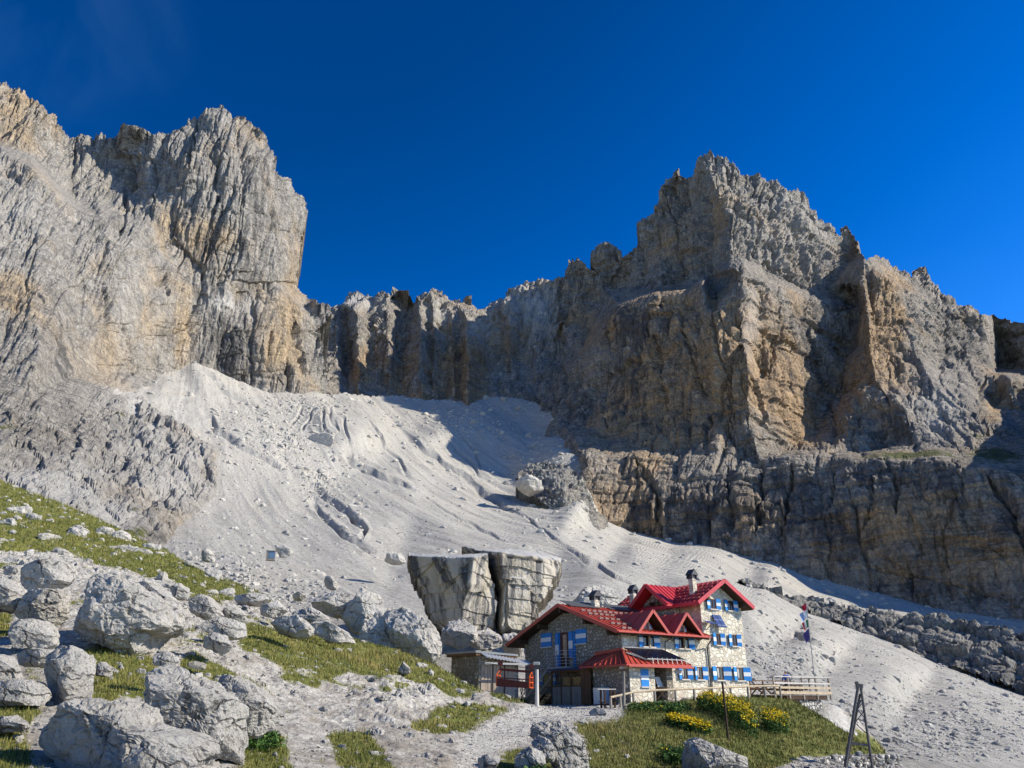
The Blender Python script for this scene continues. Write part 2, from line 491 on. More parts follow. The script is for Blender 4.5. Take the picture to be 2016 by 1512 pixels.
def cliff_disp(flute=1.0, block=1.0, strata=1.0, fine=1.0, seed=0, ochre=(), dark=(), pale=(), grass=(), rough=None, cracks=(), sx=1.0, ang=False, slabs=(), low=None):
    def f(x, y, z, X, Y, D):
        dz = 0
        if slabs:
            ms = np.clip(1.6 * blobs(X, Y, slabs), 0, 1)
            cc, aa = x * .90 + y * .43, x * .43 - y * .90
            a1, a2, ci = worley(cc / 4.5 + .4 * vnoise(x / 6, y / 6, .2, 5), aa / 22, seed=seed + 21)
            b1, b2, cj = worley(cc / 1.8, aa / 8, seed=seed + 22)
            dz = ms * (D / 250.) * ((ci - .5) * 2.4 + (cj - .5) * .9 - .8 * np.clip(1 - (a2 - a1) * 5, 0, 1) + 3.2 * fbm(cc / 12, aa / 40, .3, 4, seed + 23, .5, True))
        k = D / 550.0
        if ang:                                  # nearer parts get proportionally smaller features
            x, z, y = x / k, z / k, 550 * np.log(D)
        h = x * .95 - y * .10 if ang else x * .8 - y * .35          # along the wall
        h2 = h + 9 * fbm(x / 70, y / 70, z / 70, 3, seed + 1)
        R = 1.0 if rough is None else rough(X, Y)
        fl0 = 1.0 if low is None else 1 - .55 * low(X, Y)
        # pillars and cracks
        f1, f2, cid = worley(h2 / (26 * sx), z / (95 * sx) + y / 300, seed=seed + 2)
        dd = -(1 - sep(f2 - f1, 0, .45)) * -7.5 * flute + (cid - .5) * 9 * flute
        f1, f2, c2 = worley(h2 / (9 * sx) + .1 * fbm(x / 9, y / 9, z / 9, 2, seed), z / (30 * sx), seed=seed + 3)
        dd += (1 - sep(f2 - f1, 0, .35)) * 3.4 * flute + (c2 - .5) * 4.2 * flute
        dd += -2.4 * flute * fbm(h2 / 40, y / 60, z / 170, 4, seed + 4, .55)
        dd = dd * fl0
        # ledges
        zz = z + 9 * fbm(x / 60, y / 60, z / 40, 4, seed + 6) + .06 * h + 12 * cid
        for per, am in ((23.0, 1.7), (8.3, .8)):
            t = (zz / per) % 1.0
            dd += am * strata * (2.2 - 1.2 * fl0) * (t ** 2 - .4) * np.clip(.9 + 2.2 * vnoise(x / 35, y / 35, z / 12, seed + 7), 0, 2)
        # broken blocks
        R = R * (.35 + .65 * fl0)
        hb = h + 5 * fbm(x / 45, y / 45, z / 90, 3, seed + 13) + 1.0 * vnoise(x / 7, y / 7, z / 9, seed + 15)
        zb = z + 6 * fbm(x / 80, y / 80, z / 60, 3, seed + 14) + .05 * h + 1.0 * vnoise(x / 8, y / 8, z / 8, seed + 16)
        for w_, b_, am, k_ in ((30, 42, 6.0, 0), (13, 19, 3.6, 1), (5.5, 8, 2.0, 2), (2.4, 3.6, 1.0, 3)):
            v_, e_ = bricks(hb + 40 * k_, zb + 17 * k_, w_, b_, seed + 30 + k_)
            dd += am * block * (v_ - .5) * (R if k_ > 1 else 1) + .45 * am * block * np.clip(1 - e_ / (.06 * w_ + .4), 0, 1)
        dd += fine * .8 * fbm(x / 5, y / 5, z / 6, 4, seed + 11, .6)
        dd += block * R * 1.4 * fbm(x / 22, y / 22, z / 25, 3, seed + 12, .5, True)
        for pl, w, dep in cracks:
            d, tt = seg_dist(X + 7 * vnoise(X / 17, Y / 17, .5, seed) + 3 * vnoise(X / 6, Y / 6, .5, seed), Y, pl)
            ww = w * (1.0 + .8 * vnoise(X / 20, Y / 20, 4.5, seed)) * np.clip(np.minimum(tt, 1 - tt) * 6, .2, 1)
            dd += .8 * dep * np.clip(1 - d / ww, 0, 1)
        kk = k if ang else np.clip(k, .3, 1.3)
        at = {'ochre': blobs(X, Y, ochre), 'dark': blobs(X, Y, dark), 'pale': blobs(X, Y, pale), 'grass': blobs(X, Y, grass)}
        return dd * kk, dz, at
    return f

# left massif --------------------------------------------------------------
L_poly = [(-30, 150), (0, 155), (30, 165), (60, 185), (85, 205), (110, 215), (125, 238), (143, 266), (160, 262), (200, 262), (222, 268), (235, 250), (262, 243), (300, 258),
          (325, 248), (365, 240), (372, 225), (400, 213), (440, 203), (465, 222), (495, 235), (520, 255), (540, 290), (548, 330), (562, 345), (580, 345), (590, 375),
          (604, 395), (609, 420), (605, 455), (598, 490), (595, 530), (597, 560), (603, 575), (625, 586), (645, 590), (650, 606), (632, 640), (638, 700), (652, 800),
          (560, 830), (440, 790), (420, 1020), (300, 1110), (-30, 1060)]
L_pts = [(-40, 120, 575), (0, 155, 575), (60, 185, 585), (110, 215, 592), (143, 262, 615), (100, 320, 560), (130, 300, 600), (0, 240, 545), (50, 260, 550),
         (180, 262, 622), (222, 268, 624), (150, 330, 592), (190, 380, 575), (170, 310, 608),
         (262, 243, 600), (300, 258, 612), (365, 240, 628), (400, 213, 640), (440, 203, 648), (300, 340, 600), (360, 330, 590),
         (440, 300, 600), (500, 300, 622), (480, 400, 592), (400, 400, 585), (330, 400, 580), (480, 500, 588), (420, 600, 566), (500, 650, 584),
         (0, 292, 470), (40, 312, 465), (70, 330, 460), (110, 372, 470), (150, 410, 478), (200, 430, 490), (240, 430, 520),
         (0, 400, 415), (80, 450, 412), (60, 560, 370), (150, 540, 420), (230, 520, 458), (230, 620, 440), (300, 600, 500), (340, 700, 535),
         (0, 600, 340), (0, 700, 290), (80, 680, 310), (160, 690, 385), (160, 735, 378), (250, 730, 455), (330, 742, 520),
         (60, 780, 265), (150, 800, 290), (0, 830, 225), (100, 900, 205), (200, 900, 245), (250, 800, 352), (330, 835, 348), (420, 895, 325), (420, 960, 285),
         (0, 940, 150), (80, 970, 150), (150, 1000, 155), (215, 1030, 160), (300, 960, 225), (340, 1050, 190), (-40, 1060, 110), (300, 1110, 150), (-40, 700, 280), (-40, 400, 400),
         (384, 712, 556), (450, 745, 572), (520, 768, 588), (600, 778, 605), (645, 785, 632), (560, 830, 600), (440, 790, 560)]
L_chains = [[(235, 250, 605), (240, 300, 622), (246, 360, 612), (238, 420, 560)],       # the cleft left of the tower
            [(228, 255, 636), (232, 310, 625)],
            [(540, 290, 655), (545, 350, 640), (548, 450, 632), (552, 560, 622), (570, 680, 610), (600, 770, 606)],
            [(580, 345, 672), (609, 420, 694), (598, 500, 690), (597, 565, 690), (625, 640, 664), (640, 770, 650)],
            [(296, 430, 566), (330, 490, 562), (384, 565, 558), (386, 640, 556), (384, 700, 556)],
            [(290, 440, 540), (320, 500, 536), (370, 570, 546)],
            [(0, 287, 530), (60, 302, 540), (112, 362, 540), (160, 398, 550)]]
L_cracks = [([(245, 290), (250, 340), (248, 420), (240, 460)], 7, 16), ([(290, 300), (300, 400), (285, 440)], 6, 7), ([(385, 230), (375, 300), (380, 340)], 6, 8),
            ([(150, 268), (146, 330), (155, 400)], 7, 10), ([(583, 620), (600, 690), (606, 740)], 8, 22), ([(180, 460), (215, 470), (205, 500)], 7, 9), ([(10, 330), (40, 345)], 8, 8),
            ([(255, 640), (262, 740)], 6, 10), ([(310, 700), (318, 745)], 6, 12), ([(210, 560), (218, 660)], 5, 8), ([(330, 540), (336, 580)], 6, 10), ([(60, 720), (90, 760), (60, 800)], 9, 14),
            ([(455, 680), (520, 720), (560, 760)], 4, 3), ([(390, 570), (440, 600), (470, 610)], 5, -3)]
L_rough = lambda X, Y: .45 + 1.1 * sep(330 - X + (Y - 450) * .25, 0, 90) * (1 - .4 * sep(Y, 650, 760))
relief('cliff_left', L_poly, L_pts, L_chains,
       cliff_disp(.62, .80, .6, .9, 11,
                  ochre=[(350, 440, 45, 45, .42), (400, 470, 45, 36, .5), (585, 560, 26, 180, .55), (470, 260, 50, 30, .15), (540, 700, 30, 60, .4), (90, 260, 70, 60, .2), (20, 560, 50, 60, .5),
                         (360, 680, 30, 80, .55), (220, 690, 60, 70, .42), (300, 640, 50, 50, .4), (20, 200, 40, 40, .4)],
                  dark=[(440, 680, 70, 60, .75), (420, 470, 25, 200, .5), (500, 480, 30, 260, .45), (530, 380, 20, 120, .5), (470, 740, 80, 40, .55), (130, 700, 14, 90, .75), (250, 860, 70, 50, .35), (0, 560, 60, 40, .4)],
                  pale=[(440, 595, 60, 14, .7), (60, 960, 90, 40, .85), (130, 970, 90, 50, .9), (200, 1010, 70, 40, .9), (340, 960, 90, 60, .7), (380, 900, 50, 50, .6), (260, 620, 120, 160, .15), (40, 430, 130, 100, .25), (300, 900, 100, 90, .5), (300, 800, 60, 40, .5), (230, 780, 50, 40, .4)],
                  grass=[(235, 822, 22, 5, .8), (10, 850, 30, 12, .7), (260, 1050, 60, 18, .8), (290, 1010, 60, 12, .6)],
                  rough=L_rough, cracks=L_cracks, ang=True, slabs=[(60, 880, 130, 80, 1), (200, 900, 110, 90, 1), (340, 930, 90, 80, 1), (280, 850, 90, 60, 1), (300, 1010, 80, 60, 1), (60, 980, 140, 60, 1), (160, 1010, 100, 40, 1)]),
       M_CLIFF_L, warp=(5, 2), back=60, seed=1)
bpy.data.objects['cliff_left']['kind'] = 'structure'

# ridge at the head of the valley ----------------------------------------------
C_poly = [(600, 640), (640, 612), (650, 600), (662, 588), (690, 578), (735, 579), (748, 570), (768, 572), (771, 560), (779, 562), (783, 568), (795, 572), (806, 592), (814, 598), (815, 575), (828, 567), (838, 570),
          (842, 564), (853, 558), (885, 572), (900, 584), (905, 580), (918, 590), (924, 583), (930, 586), (942, 601), (957, 597), (972, 590), (985, 580), (993, 582), (998, 568), (1020, 560), (1040, 548), (1075, 546), (1110, 550), (1150, 560),
          (1150, 830), (1060, 850), (900, 850), (700, 830), (600, 820)]
C_pts = [(600, 600, 900), (660, 590, 870), (735, 578, 880), (780, 562, 862), (806, 594, 885), (852, 558, 862), (890, 575, 880), (940, 600, 905), (990, 580, 905), (1040, 548, 900), (1110, 550, 905), (1150, 560, 900),
         (1020, 620, 865), (1060, 640, 850), (1100, 690, 830), (1050, 700, 820), (980, 660, 860),
         (1000, 780, 745), (1060, 772, 755), (1110, 745, 760), (1150, 720, 760), (930, 800, 720), (600, 820, 640), (1150, 830, 700), (900, 850, 690), (700, 830, 640)]
def fin(x, yt, yb, Dt, Db, w, rec):      # a buttress: a crest line with recesses on both sides
    return [[(x, yt, Dt), (x + 4, (yt + yb) / 2, (Dt + Db) / 2 - 6), (x + 8, yb, Db)],
            [(x + w, yt, Dt + rec * .5), (x + w + 5, (yt + yb) / 2, (Dt + Db) / 2 + rec), (x + w + 6, yb, Db + rec * .5)]]
C_chains = fin(662, 620, 790, 835, 700, 16, 45) + fin(700, 610, 790, 815, 698, 28, 50) + fin(762, 575, 790, 850, 730, 22, 45) + \
           fin(824, 590, 795, 835, 702, 22, 40) + fin(850, 575, 797, 850, 722, 20, 40) + fin(912, 610, 797, 835, 700, 50, 70) + fin(1003, 590, 740, 870, 790, 18, 30) + fin(888, 600, 797, 862, 730, 12, 25)
relief('cliff_back', C_poly, C_pts, C_chains,
       cliff_disp(.8, .9, .9, .9, 31,
                  ochre=[(930, 740, 50, 80, .75), (860, 760, 40, 60, .55), (790, 760, 40, 60, .4), (715, 740, 25, 60, .5), (1000, 680, 40, 60, .4)],
                  dark=[(760, 680, 40, 90, .3)], pale=[(1060, 600, 70, 60, .75), (955, 640, 40, 30, .6), (690, 590, 50, 12, .7), (870, 600, 30, 30, .4)], grass=[]),  # dark recess and pale tops: cast shadow and sunlight put into the colour
       M_CLIFF_C, warp=(6, 3.5), back=60, seed=2)
bpy.data.objects['cliff_back']['kind'] = 'structure'

# right massif ---------------------------------------------------------------
R_poly = [(1050, 860), (1040, 830), (1060, 790), (1090, 755), (1110, 730), (1108, 640), (1110, 530), (1120, 506), (1135, 503), (1150, 518), (1163, 530), (1166, 500), (1175, 480), (1195, 474), (1216, 486), (1222, 500), (1232, 485), (1240, 470),
          (1258, 435), (1285, 410), (1292, 395), (1305, 370), (1318, 342), (1328, 333), (1346, 345), (1350, 352), (1361, 346), (1366, 328), (1375, 303), (1395, 297), (1430, 305),
          (1465, 325), (1480, 335), (1530, 350), (1555, 375), (1564, 378), (1568, 369), (1582, 367), (1595, 380), (1600, 395), (1615, 410), (1632, 430), (1650, 460), (1656, 465),
          (1658, 440), (1668, 438), (1680, 470), (1692, 495), (1703, 506), (1720, 502), (1742, 512), (1770, 525), (1797, 540), (1802, 512), (1811, 511), (1836, 552), (1870, 570),
          (1900, 590), (1930, 600), (1948, 620), (1965, 625), (1990, 632), (2016, 635), (2060, 640), (2400, 700), (2400, 1330), (1900, 1250), (1700, 1200), (1500, 1150), (1330, 1110), (1190, 1060), (1150, 960), (1080, 930)]
R_pts = [(1040, 830, 690), (1060, 792, 700), (1090, 757, 715), (1112, 640, 790), (1112, 530, 800), (1135, 503, 800), (1150, 560, 785), (1165, 600, 800), (1180, 560, 765), (1195, 474, 780), (1225, 560, 770),
         (1232, 485, 760), (1258, 440, 752), (1292, 400, 745), (1328, 333, 735), (1350, 352, 745), (1300, 500, 712), (1250, 560, 728), (1340, 440, 706), (1340, 545, 668),
         (1465, 325, 680), (1530, 350, 705), (1600, 395, 735), (1650, 460, 745), (1668, 438, 745), (1690, 495, 742), (1500, 400, 655), (1560, 420, 680), (1620, 480, 700), (1500, 500, 628), (1560, 520, 645), (1640, 560, 665),
         (1450, 360, 665),
         (1180, 760, 605), (1240, 700, 592), (1250, 800, 560), (1340, 640, 566), (1330, 700, 556), (1330, 800, 530), (1400, 620, 548), (1420, 700, 522), (1420, 800, 503), 
         (1500, 740, 520), (1520, 820, 505), (1580, 760, 535), (1560, 640, 566), (1600, 600, 600), (1520, 600, 560), (1540, 690, 548),
         (1760, 560, 585), (1850, 600, 622), (1920, 640, 655), (1948, 700, 640), (1800, 680, 548), (1850, 720, 560), (1900, 720, 575),
         (2016, 800, 470), (1990, 745, 480), (1960, 800, 490),
         (1780, 800, 455), (1850, 750, 490), (1850, 820, 455), (1900, 860, 430), (2016, 845, 420), (1940, 820, 452),
         (1300, 960, 418), (1400, 980, 400), (1500, 1000, 385), (1600, 1000, 372), (1700, 1000, 352), (1800, 1020, 335), (1900, 1050, 320), (2016, 1050, 300), (2060, 1000, 298), (1240, 960, 425)]
R_chains = [
    # peak arete and the gully left of it
    [(1376, 303, 700), (1392, 340, 680), (1425, 400, 640), (1437, 460, 618), (1442, 510, 602)],
    [(1364, 345, 740), (1378, 420, 700), (1392, 500, 668), (1398, 545, 655)],
    # terrace above the lower wall: far lip, then near lip
    [(1100, 735, 720), (1150, 682, 705), (1215, 595, 690), (1290, 568, 672), (1350, 562, 660), (1385, 542, 650), (1440, 514, 606), (1465, 508, 610), (1520, 545, 622), (1600, 570, 640), (1685, 596, 655)],
    [(1100, 745, 690), (1150, 692, 668), (1215, 604, 645), (1290, 578, 618), (1350, 572, 604), (1385, 551, 592), (1440, 524, 572), (1465, 518, 572), (1520, 560, 585), (1600, 585, 612), (1685, 608, 640)],
    # lower wall arete with its lit strip
    [(1458, 545, 560), (1464, 620, 538), (1476, 700, 508), (1480, 800, 492)],
    [(1492, 560, 572), (1490, 640, 556), (1496, 700, 545), (1510, 760, 520)],
    # corner left of the shoulder
    [(1690, 612, 632), (1672, 680, 612), (1650, 740, 590), (1620, 800, 560), (1598, 860, 530)],
    # shoulder arete
    [(1700, 505, 612), (1694, 560, 590), (1700, 620, 560), (1705, 680, 530), (1722, 740, 500), (1745, 790, 470), (1750, 860, 455)],
    [(1660, 860, 472), (1680, 780, 512), (1690, 700, 545)],
    # right end of the shoulder, and the shaded wall behind it
    [(1946, 615, 668), (1952, 680, 650), (1958, 735, 600)],
    [(1956, 620, 760), (1962, 680, 755), (1966, 728, 740), (2016, 730, 700), (2060, 732, 680)],
    [(2016, 633, 710), (2060, 636, 690)],
    [(1935, 742, 560), (1970, 734, 540), (2016, 740, 520), (2060, 742, 505)],
    # feet of the upper walls
    [(1045, 830, 680), (1100, 815, 615), (1200, 857, 545), (1300, 887, 500), (1400, 893, 484), (1500, 899, 468), (1600, 890, 452), (1700, 885, 455), (1800, 875, 430), (1900, 880, 405)],
    # lip of the bottom wall
    [(1100, 900, 500), (1150, 893, 440), (1200, 897, 446), (1250, 891, 444), (1310, 902, 442), (1350, 897, 436), (1410, 905, 428), (1450, 900, 424), (1500, 912, 412), (1550, 901, 406), (1600, 909, 394), (1640, 901, 388), (1700, 907, 374), (1740, 899, 366), (1800, 908, 352), (1850, 903, 344), (1900, 915, 332), (2016, 925, 318), (2060, 928, 310), (2400, 950, 268)],
    # foot of the bottom wall
    [(1150, 960, 420), (1182, 1030, 405), (1240, 1060, 405), (1330, 1085, 395), (1420, 1090, 380), (1520, 1115, 365), (1600, 1135, 352), (1700, 1160, 338), (1800, 1195, 322), (2016, 1225, 288), (2060, 1230, 280), (2400, 1290, 240)],
    [(1190, 1062, 402), (1330, 1112, 393), (1500, 1152, 365), (1700, 1202, 336), (1900, 1252, 305), (2060, 1277, 278), (2400, 1330, 238)], [(2400, 700, 292), (2400, 930, 270)], [(2200, 715, 325), (2200, 920, 300)]]  # last two chains: unseen buttress beyond the frame, shaped to shade the scree
R_pts = [(a, b, D + (.22 * max(0, 1430 - a) if b < 605 else .10 * max(0, 1430 - a) if b < 850 and a > 1100 else 0)) for a, b, D in R_pts]
def _near(q):
    a, b, D = q
    return (a, b, D - .05 * max(0, a - 1400)) if 606 < b < 906 and a < 1960 else q
R_pts = [_near(q) for q in R_pts]
def _near2(q):
    a, b, D = q
    return (a, b, D - 45 * float(sep(a, 1110, 1240)) * (1 - float(sep(a, 1500, 1750)))) if a < 1950 else q
R_pts = [_near2(q) if 600 <= q[1] < 900 else q for q in R_pts]
R_chains = R_chains
R_chains = [[_near(q) for q in ch] for ch in R_chains[:3]] + [[_near2(_near(q)) for q in ch] for ch in R_chains[3:-5]] + R_chains[-5:]
R_cracks = [([(1410, 560), (1405, 640), (1420, 700), (1435, 830)], 5, 7), ([(1500, 540), (1512, 600)], 5, 6), ([(1285, 660), (1300, 800), (1280, 890)], 8, 9), ([(1335, 640), (1355, 700), (1380, 780)], 6, 8),
            ([(1285, 720), (1310, 670), (1335, 640)], 6, 7), ([(1382, 340), (1390, 420), (1398, 540)], 7, 12), ([(1305, 380), (1330, 450), (1340, 540)], 6, 6), ([(1390, 800), (1388, 890)], 6, 8), ([(1560, 610), (1570, 680)], 6, 7),
            ([(1720, 930), (1715, 980), (1700, 1040)], 8, 9), ([(1760, 930), (1762, 1010)], 7, 8), ([(1560, 920), (1550, 980), (1540, 1050)], 8, 10), ([(1640, 920), (1630, 1010)], 6, 6), ([(1880, 970), (1850, 1060), (1870, 1120)], 7, 6),
            ([(1250, 900), (1290, 960), (1300, 1050)], 8, 9), ([(1430, 900), (1440, 1050)], 6, 6), ([(1500, 905), (1490, 1060)], 6, 7), ([(1940, 930), (1990, 1010), (2016, 1100)], 7, 8),
            ([(1530, 1090), (1700, 1110), (1860, 1150), (2016, 1180)], 5, 4), ([(1600, 590), (1650, 610), (1690, 600)], 5, 6), ([(1555, 380), (1575, 450), (1600, 560)], 7, 10), ([(1865, 600), (1870, 680), (1850, 740)], 6, 6),
            ([(1510, 350), (1500, 420), (1490, 500)], 5, 6), ([(1940, 740), (1935, 800), (1950, 850)], 7, 12), ([(1200, 640), (1180, 740), (1190, 840)], 6, 6)]
relief('cliff_right', R_poly, R_pts, R_chains,
       cliff_disp(.70, 1.0, .9, .9, 51,
                  ochre=[(1440, 740, 170, 150, .75), (1320, 800, 110, 100, .7), (1500, 1000, 400, 90, .3), (1740, 640, 60, 120, .75), (1760, 560, 50, 40, .6), (1680, 760, 40, 70, .7), (1780, 1020, 150, 60, .8), (1900, 1080, 120, 70, .85), (1700, 1060, 100, 50, .55),
                         (1150, 640, 30, 60, .6), (1220, 640, 60, 40, .4), (1340, 480, 60, 60, .35), (1410, 430, 22, 80, .5), (1450, 560, 60, 40, .3), (1590, 800, 50, 60, .4), (1960, 790, 20, 50, .6), (1850, 1120, 200, 60, .6), (1480, 1010, 40, 60, .4), (1200, 800, 60, 60, .5), (1320, 600, 80, 30, .45)],
                  dark=[(1250, 640, 70, 50, .8), (1240, 760, 50, 90, .55), (1600, 720, 60, 120, .5), (1400, 830, 90, 40, .35), (1400, 1000, 130, 80, .8), (1560, 1000, 80, 90, .7), (1860, 950, 60, 60, .7), (1980, 1000, 50, 90, .7),
                        (1650, 1060, 60, 60, .8), (1270, 990, 70, 80, .6), (1720, 930, 80, 40, .75), (1640, 600, 50, 20, .6), (1120, 800, 50, 50, .6), (1750, 850, 80, 40, .5), (1900, 650, 40, 70, .5), (1300, 560, 60, 20, .5), (1850, 1160, 160, 25, .5)],
                  pale=[(1560, 420, 110, 90, .30), (1480, 640, 14, 60, .4), (1850, 800, 60, 60, .45), (1430, 310, 60, 20, .35)],  # pale on the lit strip and upper face: sunlight put into the colour
                  grass=[(1800, 893, 110, 11, 1.0), (1960, 890, 80, 28, .9), (1720, 900, 60, 8, .7), (1930, 850, 40, 16, .6)], cracks=R_cracks, low=lambda X, Y: sep(Y, 880, 920)),
       M_CLIFF_R, warp=(5, 2), graz=.18, back=260, drop=.25, seed=3)
bpy.data.objects['cliff_right']['kind'] = 'structure'

# ------------------------------------------------------------------ the scree slope
t = NT('scree')
FL = math.atan2(-.9, .43)                                   # fall line of the slope
st = t.noise((.30, .022, .05), 7, .68, .5, (0, 0, 0))
# rotate the streaks onto the fall line
mp = t.n('ShaderNodeMapping'); mp.inputs['Rotation'].default_value = (0, 0, -(FL + PI / 2)); t.l(t.co, mp.inputs['Vector'])
mp2 = t.n('ShaderNodeMapping'); mp2.inputs['Scale'].default_value = (.22, .016, .06); t.l(mp.outputs[0], mp2.inputs['Vector'])
nz = t.n('ShaderNodeTexNoise'); nz.inputs['Scale'].default_value = 1; nz.inputs['Detail'].default_value = 8; nz.inputs['Roughness'].default_value = .7; nz.inputs['Distortion'].default_value = .6; t.l(mp2.outputs[0], nz.inputs['Vector'])
c = t.ramp(nz.outputs['Fac'], [(.28, (.32, .30, .265)), (.48, (.425, .405, .365)), (.7, (.51, .485, .44))])
c = t.mix(t.mth('MULTIPLY', t.mth('SUBTRACT', t.noise((.8, .8, .8), 6, .75), .48), 3.0, True), c, (.29, .265, .23))
c = t.mix(t.mth('MULTIPLY', t.mth('SUBTRACT', t.noise((.02, .02, .02), 5, .6), .52), 2.2, True), c, (.50, .45, .38))
c = t.mix(t.mth('MULTIPLY', t.attr('grey'), .8, True), c, (.27, .265, .255))
gr = t.ramp(t.noise((1.5, 1.5, 1.5), 5, .7), [(.35, (.06, .075, .025)), (.65, (.14, .145, .05))])
gf = t.mth('MULTIPLY', t.mth('SUBTRACT', t.mth('ADD', t.attr('grass'), t.mth('MULTIPLY', t.mth('SUBTRACT', t.noise((.4, .4, .4), 6, .7), .5), 1.6)), .55), 5, True)
c = t.mix(gf, c, gr)
mp3 = t.n('ShaderNodeMapping'); mp3.inputs['Scale'].default_value = (1.1, .35, .8); t.l(mp.outputs[0], mp3.inputs['Vector'])
n5 = t.n('ShaderNodeTexNoise'); n5.inputs['Scale'].default_value = 1; n5.inputs['Detail'].default_value = 7; n5.inputs['Roughness'].default_value = .8; t.l(mp3.outputs[0], n5.inputs['Vector'])
c = t.mix(.8, c, t.ramp(n5.outputs['Fac'], [(.33, (.55, .55, .55)), (.48, (1, 1, 1)), (.66, (1.2, 1.2, 1.2))]), 'MULTIPLY')
t.col(c)
t.bump(t.mth('ADD', t.noise((.5, .5, .5), 9, .8), t.mth('MULTIPLY', nz.outputs['Fac'], 1.2)), 1.0, .8)
M_SCREE = t.m

T_poly = [(130, 712), (200, 745), (300, 742), (345, 728), (383, 692), (400, 712), (470, 748), (540, 768), (610, 768), (650, 775), (760, 778), (850, 785), (905, 790), (960, 782), (1010, 784), (1050, 790), (1075, 805), (1100, 830), (1150, 860),
          (1160, 900), (1170, 960), (1190, 1012), (1240, 1045), (1330, 1065), (1420, 1075), (1520, 1098), (1600, 1120), (1700, 1145), (1800, 1178), (2016, 1208), (2070, 1215), (2070, 1560), (1100, 1560), (800, 1400), (300, 1150), (130, 1060)]
T_pts = [(160, 735, 385), (250, 795, 355), (330, 838, 345), (410, 895, 325), (400, 950, 290), (330, 1030, 210), (300, 1090, 165),
         (320, 780, 420), (420, 830, 400), (560, 860, 420), (640, 830, 470), (700, 850, 465), (540, 950, 330), (640, 960, 350), (800, 880, 515), (900, 900, 545), (1000, 950, 497),
         (430, 1000, 255), (560, 1040, 235), (420, 1080, 170), (520, 1120, 150), (640, 1150, 140), (760, 1180, 130), (700, 1060, 225), (820, 1000, 318), (900, 1060, 236), (1000, 1080, 220),
         (1040, 920, 492), (1100, 900, 470), (1180, 880, 520), (1000, 860, 588), (900, 830, 600), (1100, 850, 600), (1080, 980, 432), (1100, 1060, 260), (900, 1180, 135), (1100, 1180, 135), (1180, 1130, 165), (1250, 1090, 260), (1300, 1120, 215),
         (1380, 1150, 180), (1480, 1190, 160), (1600, 1260, 150), (1750, 1330, 130), (1900, 1400, 115), (2016, 1450, 100), (1500, 1300, 105), (1600, 1360, 92), (1750, 1440, 80), (1900, 1500, 72), (2070, 1560, 66), (1600, 1500, 70),
         (1300, 1250, 100), (1100, 1300, 85), (900, 1260, 95), (700, 1230, 100), (600, 1260, 95), (800, 1400, 70), (1100, 1560, 60), (1600, 1560, 60), (400, 1200, 110), (300, 1150, 120), (1300, 1400, 75),
         (1360, 1098, 300), (1500, 1165, 235), (1600, 1215, 225), (1700, 1250, 215), (1850, 1310, 200), (2016, 1370, 180), (2070, 1385, 175),
         (1480, 1130, 350), (1600, 1165, 340), (1700, 1190, 326), (1850, 1225, 305), (2016, 1260, 277), (2070, 1270, 270)]
T_chains = [[(130, 712, 420), (200, 745, 420), (300, 742, 500), (345, 728, 545), (383, 692, 595), (400, 712, 590), (470, 748, 605), (540, 768, 620), (610, 768, 640), (650, 775, 665), (760, 778, 700), (850, 785, 735), (905, 790, 745), (960, 775, 770), (1010, 778, 775), (1060, 760, 780), (1095, 735, 760)],
            [(384, 710, 556), (450, 744, 572), (520, 768, 588), (600, 776, 605), (648, 785, 625), (760, 795, 662), (850, 798, 690), (905, 802, 700), (960, 792, 720), (1060, 775, 735), (1100, 752, 715)],
            [(1045, 850, 640), (1110, 825, 610), (1200, 862, 550), (1300, 888, 515)],
            [(1160, 805, 640), (1200, 842, 590), (1300, 872, 545), (1340, 890, 520)],
            [(1250, 900, 455), (1160, 905, 455), (1155, 960, 425), (1185, 1032, 402), (1240, 1060, 400), (1330, 1082, 390), (1420, 1090, 375), (1520, 1113, 360), (1600, 1135, 348), (1700, 1160, 334), (1800, 1194, 318), (2016, 1224, 285), (2070, 1228, 275)],
            [(1190, 1012, 430), (1240, 1042, 425), (1330, 1062, 415), (1420, 1072, 400), (1520, 1096, 385), (1600, 1118, 372), (1700, 1143, 358), (1800, 1176, 342), (2016, 1206, 310), (2070, 1212, 300)],
            [(580, 780, 590), (600, 840, 470), (630, 855, 452), (660, 890, 430)]]
GUL = [([(400, 800), (430, 850), (480, 885), (520, 905), (560, 935)], 6, 4.2), ([(600, 950), (640, 975), (690, 1005), (718, 1045), (710, 1065)], 7, 4.2), ([(610, 985), (640, 1020), (680, 1060), (740, 1090)], 7, 2.6),
       ([(675, 880), (700, 915), (760, 945), (820, 965)], 6, 4.0), ([(720, 820), (760, 880), (790, 920), (810, 940)], 4, 2.6), ([(790, 850), (860, 905), (930, 955), (980, 990), (1010, 1010)], 6, 3.6), ([(930, 960), (1000, 1000)], 9, 2.4), ([(640, 800), (640, 850)], 3, 2.5), ([(620, 800), (600, 850)], 3, 2.5),
       ([(660, 800), (680, 850), (690, 880)], 3, 2.5), ([(600, 800), (575, 840)], 3, 2.2), ([(650, 800), (662, 850)], 3, 2.2), ([(880, 870), (920, 910), (950, 940)], 4, 2.2), ([(900, 850), (935, 890), (950, 930)], 3, 2.0), ([(1080, 1060), (1130, 1090), (1200, 1130), (1240, 1150)], 4, 2.2),
       ([(390, 720), (440, 770), (520, 820)], 5, 2.6), ([(1560, 1250), (1600, 1265), (1640, 1285)], 6, 2.4), ([(820, 970), (900, 1020), (1000, 1070)], 3, 1.2), ([(980, 990), (1060, 1040), (1140, 1090)], 3, 1.2), ([(700, 900), (760, 930)], 4, 1.5)]
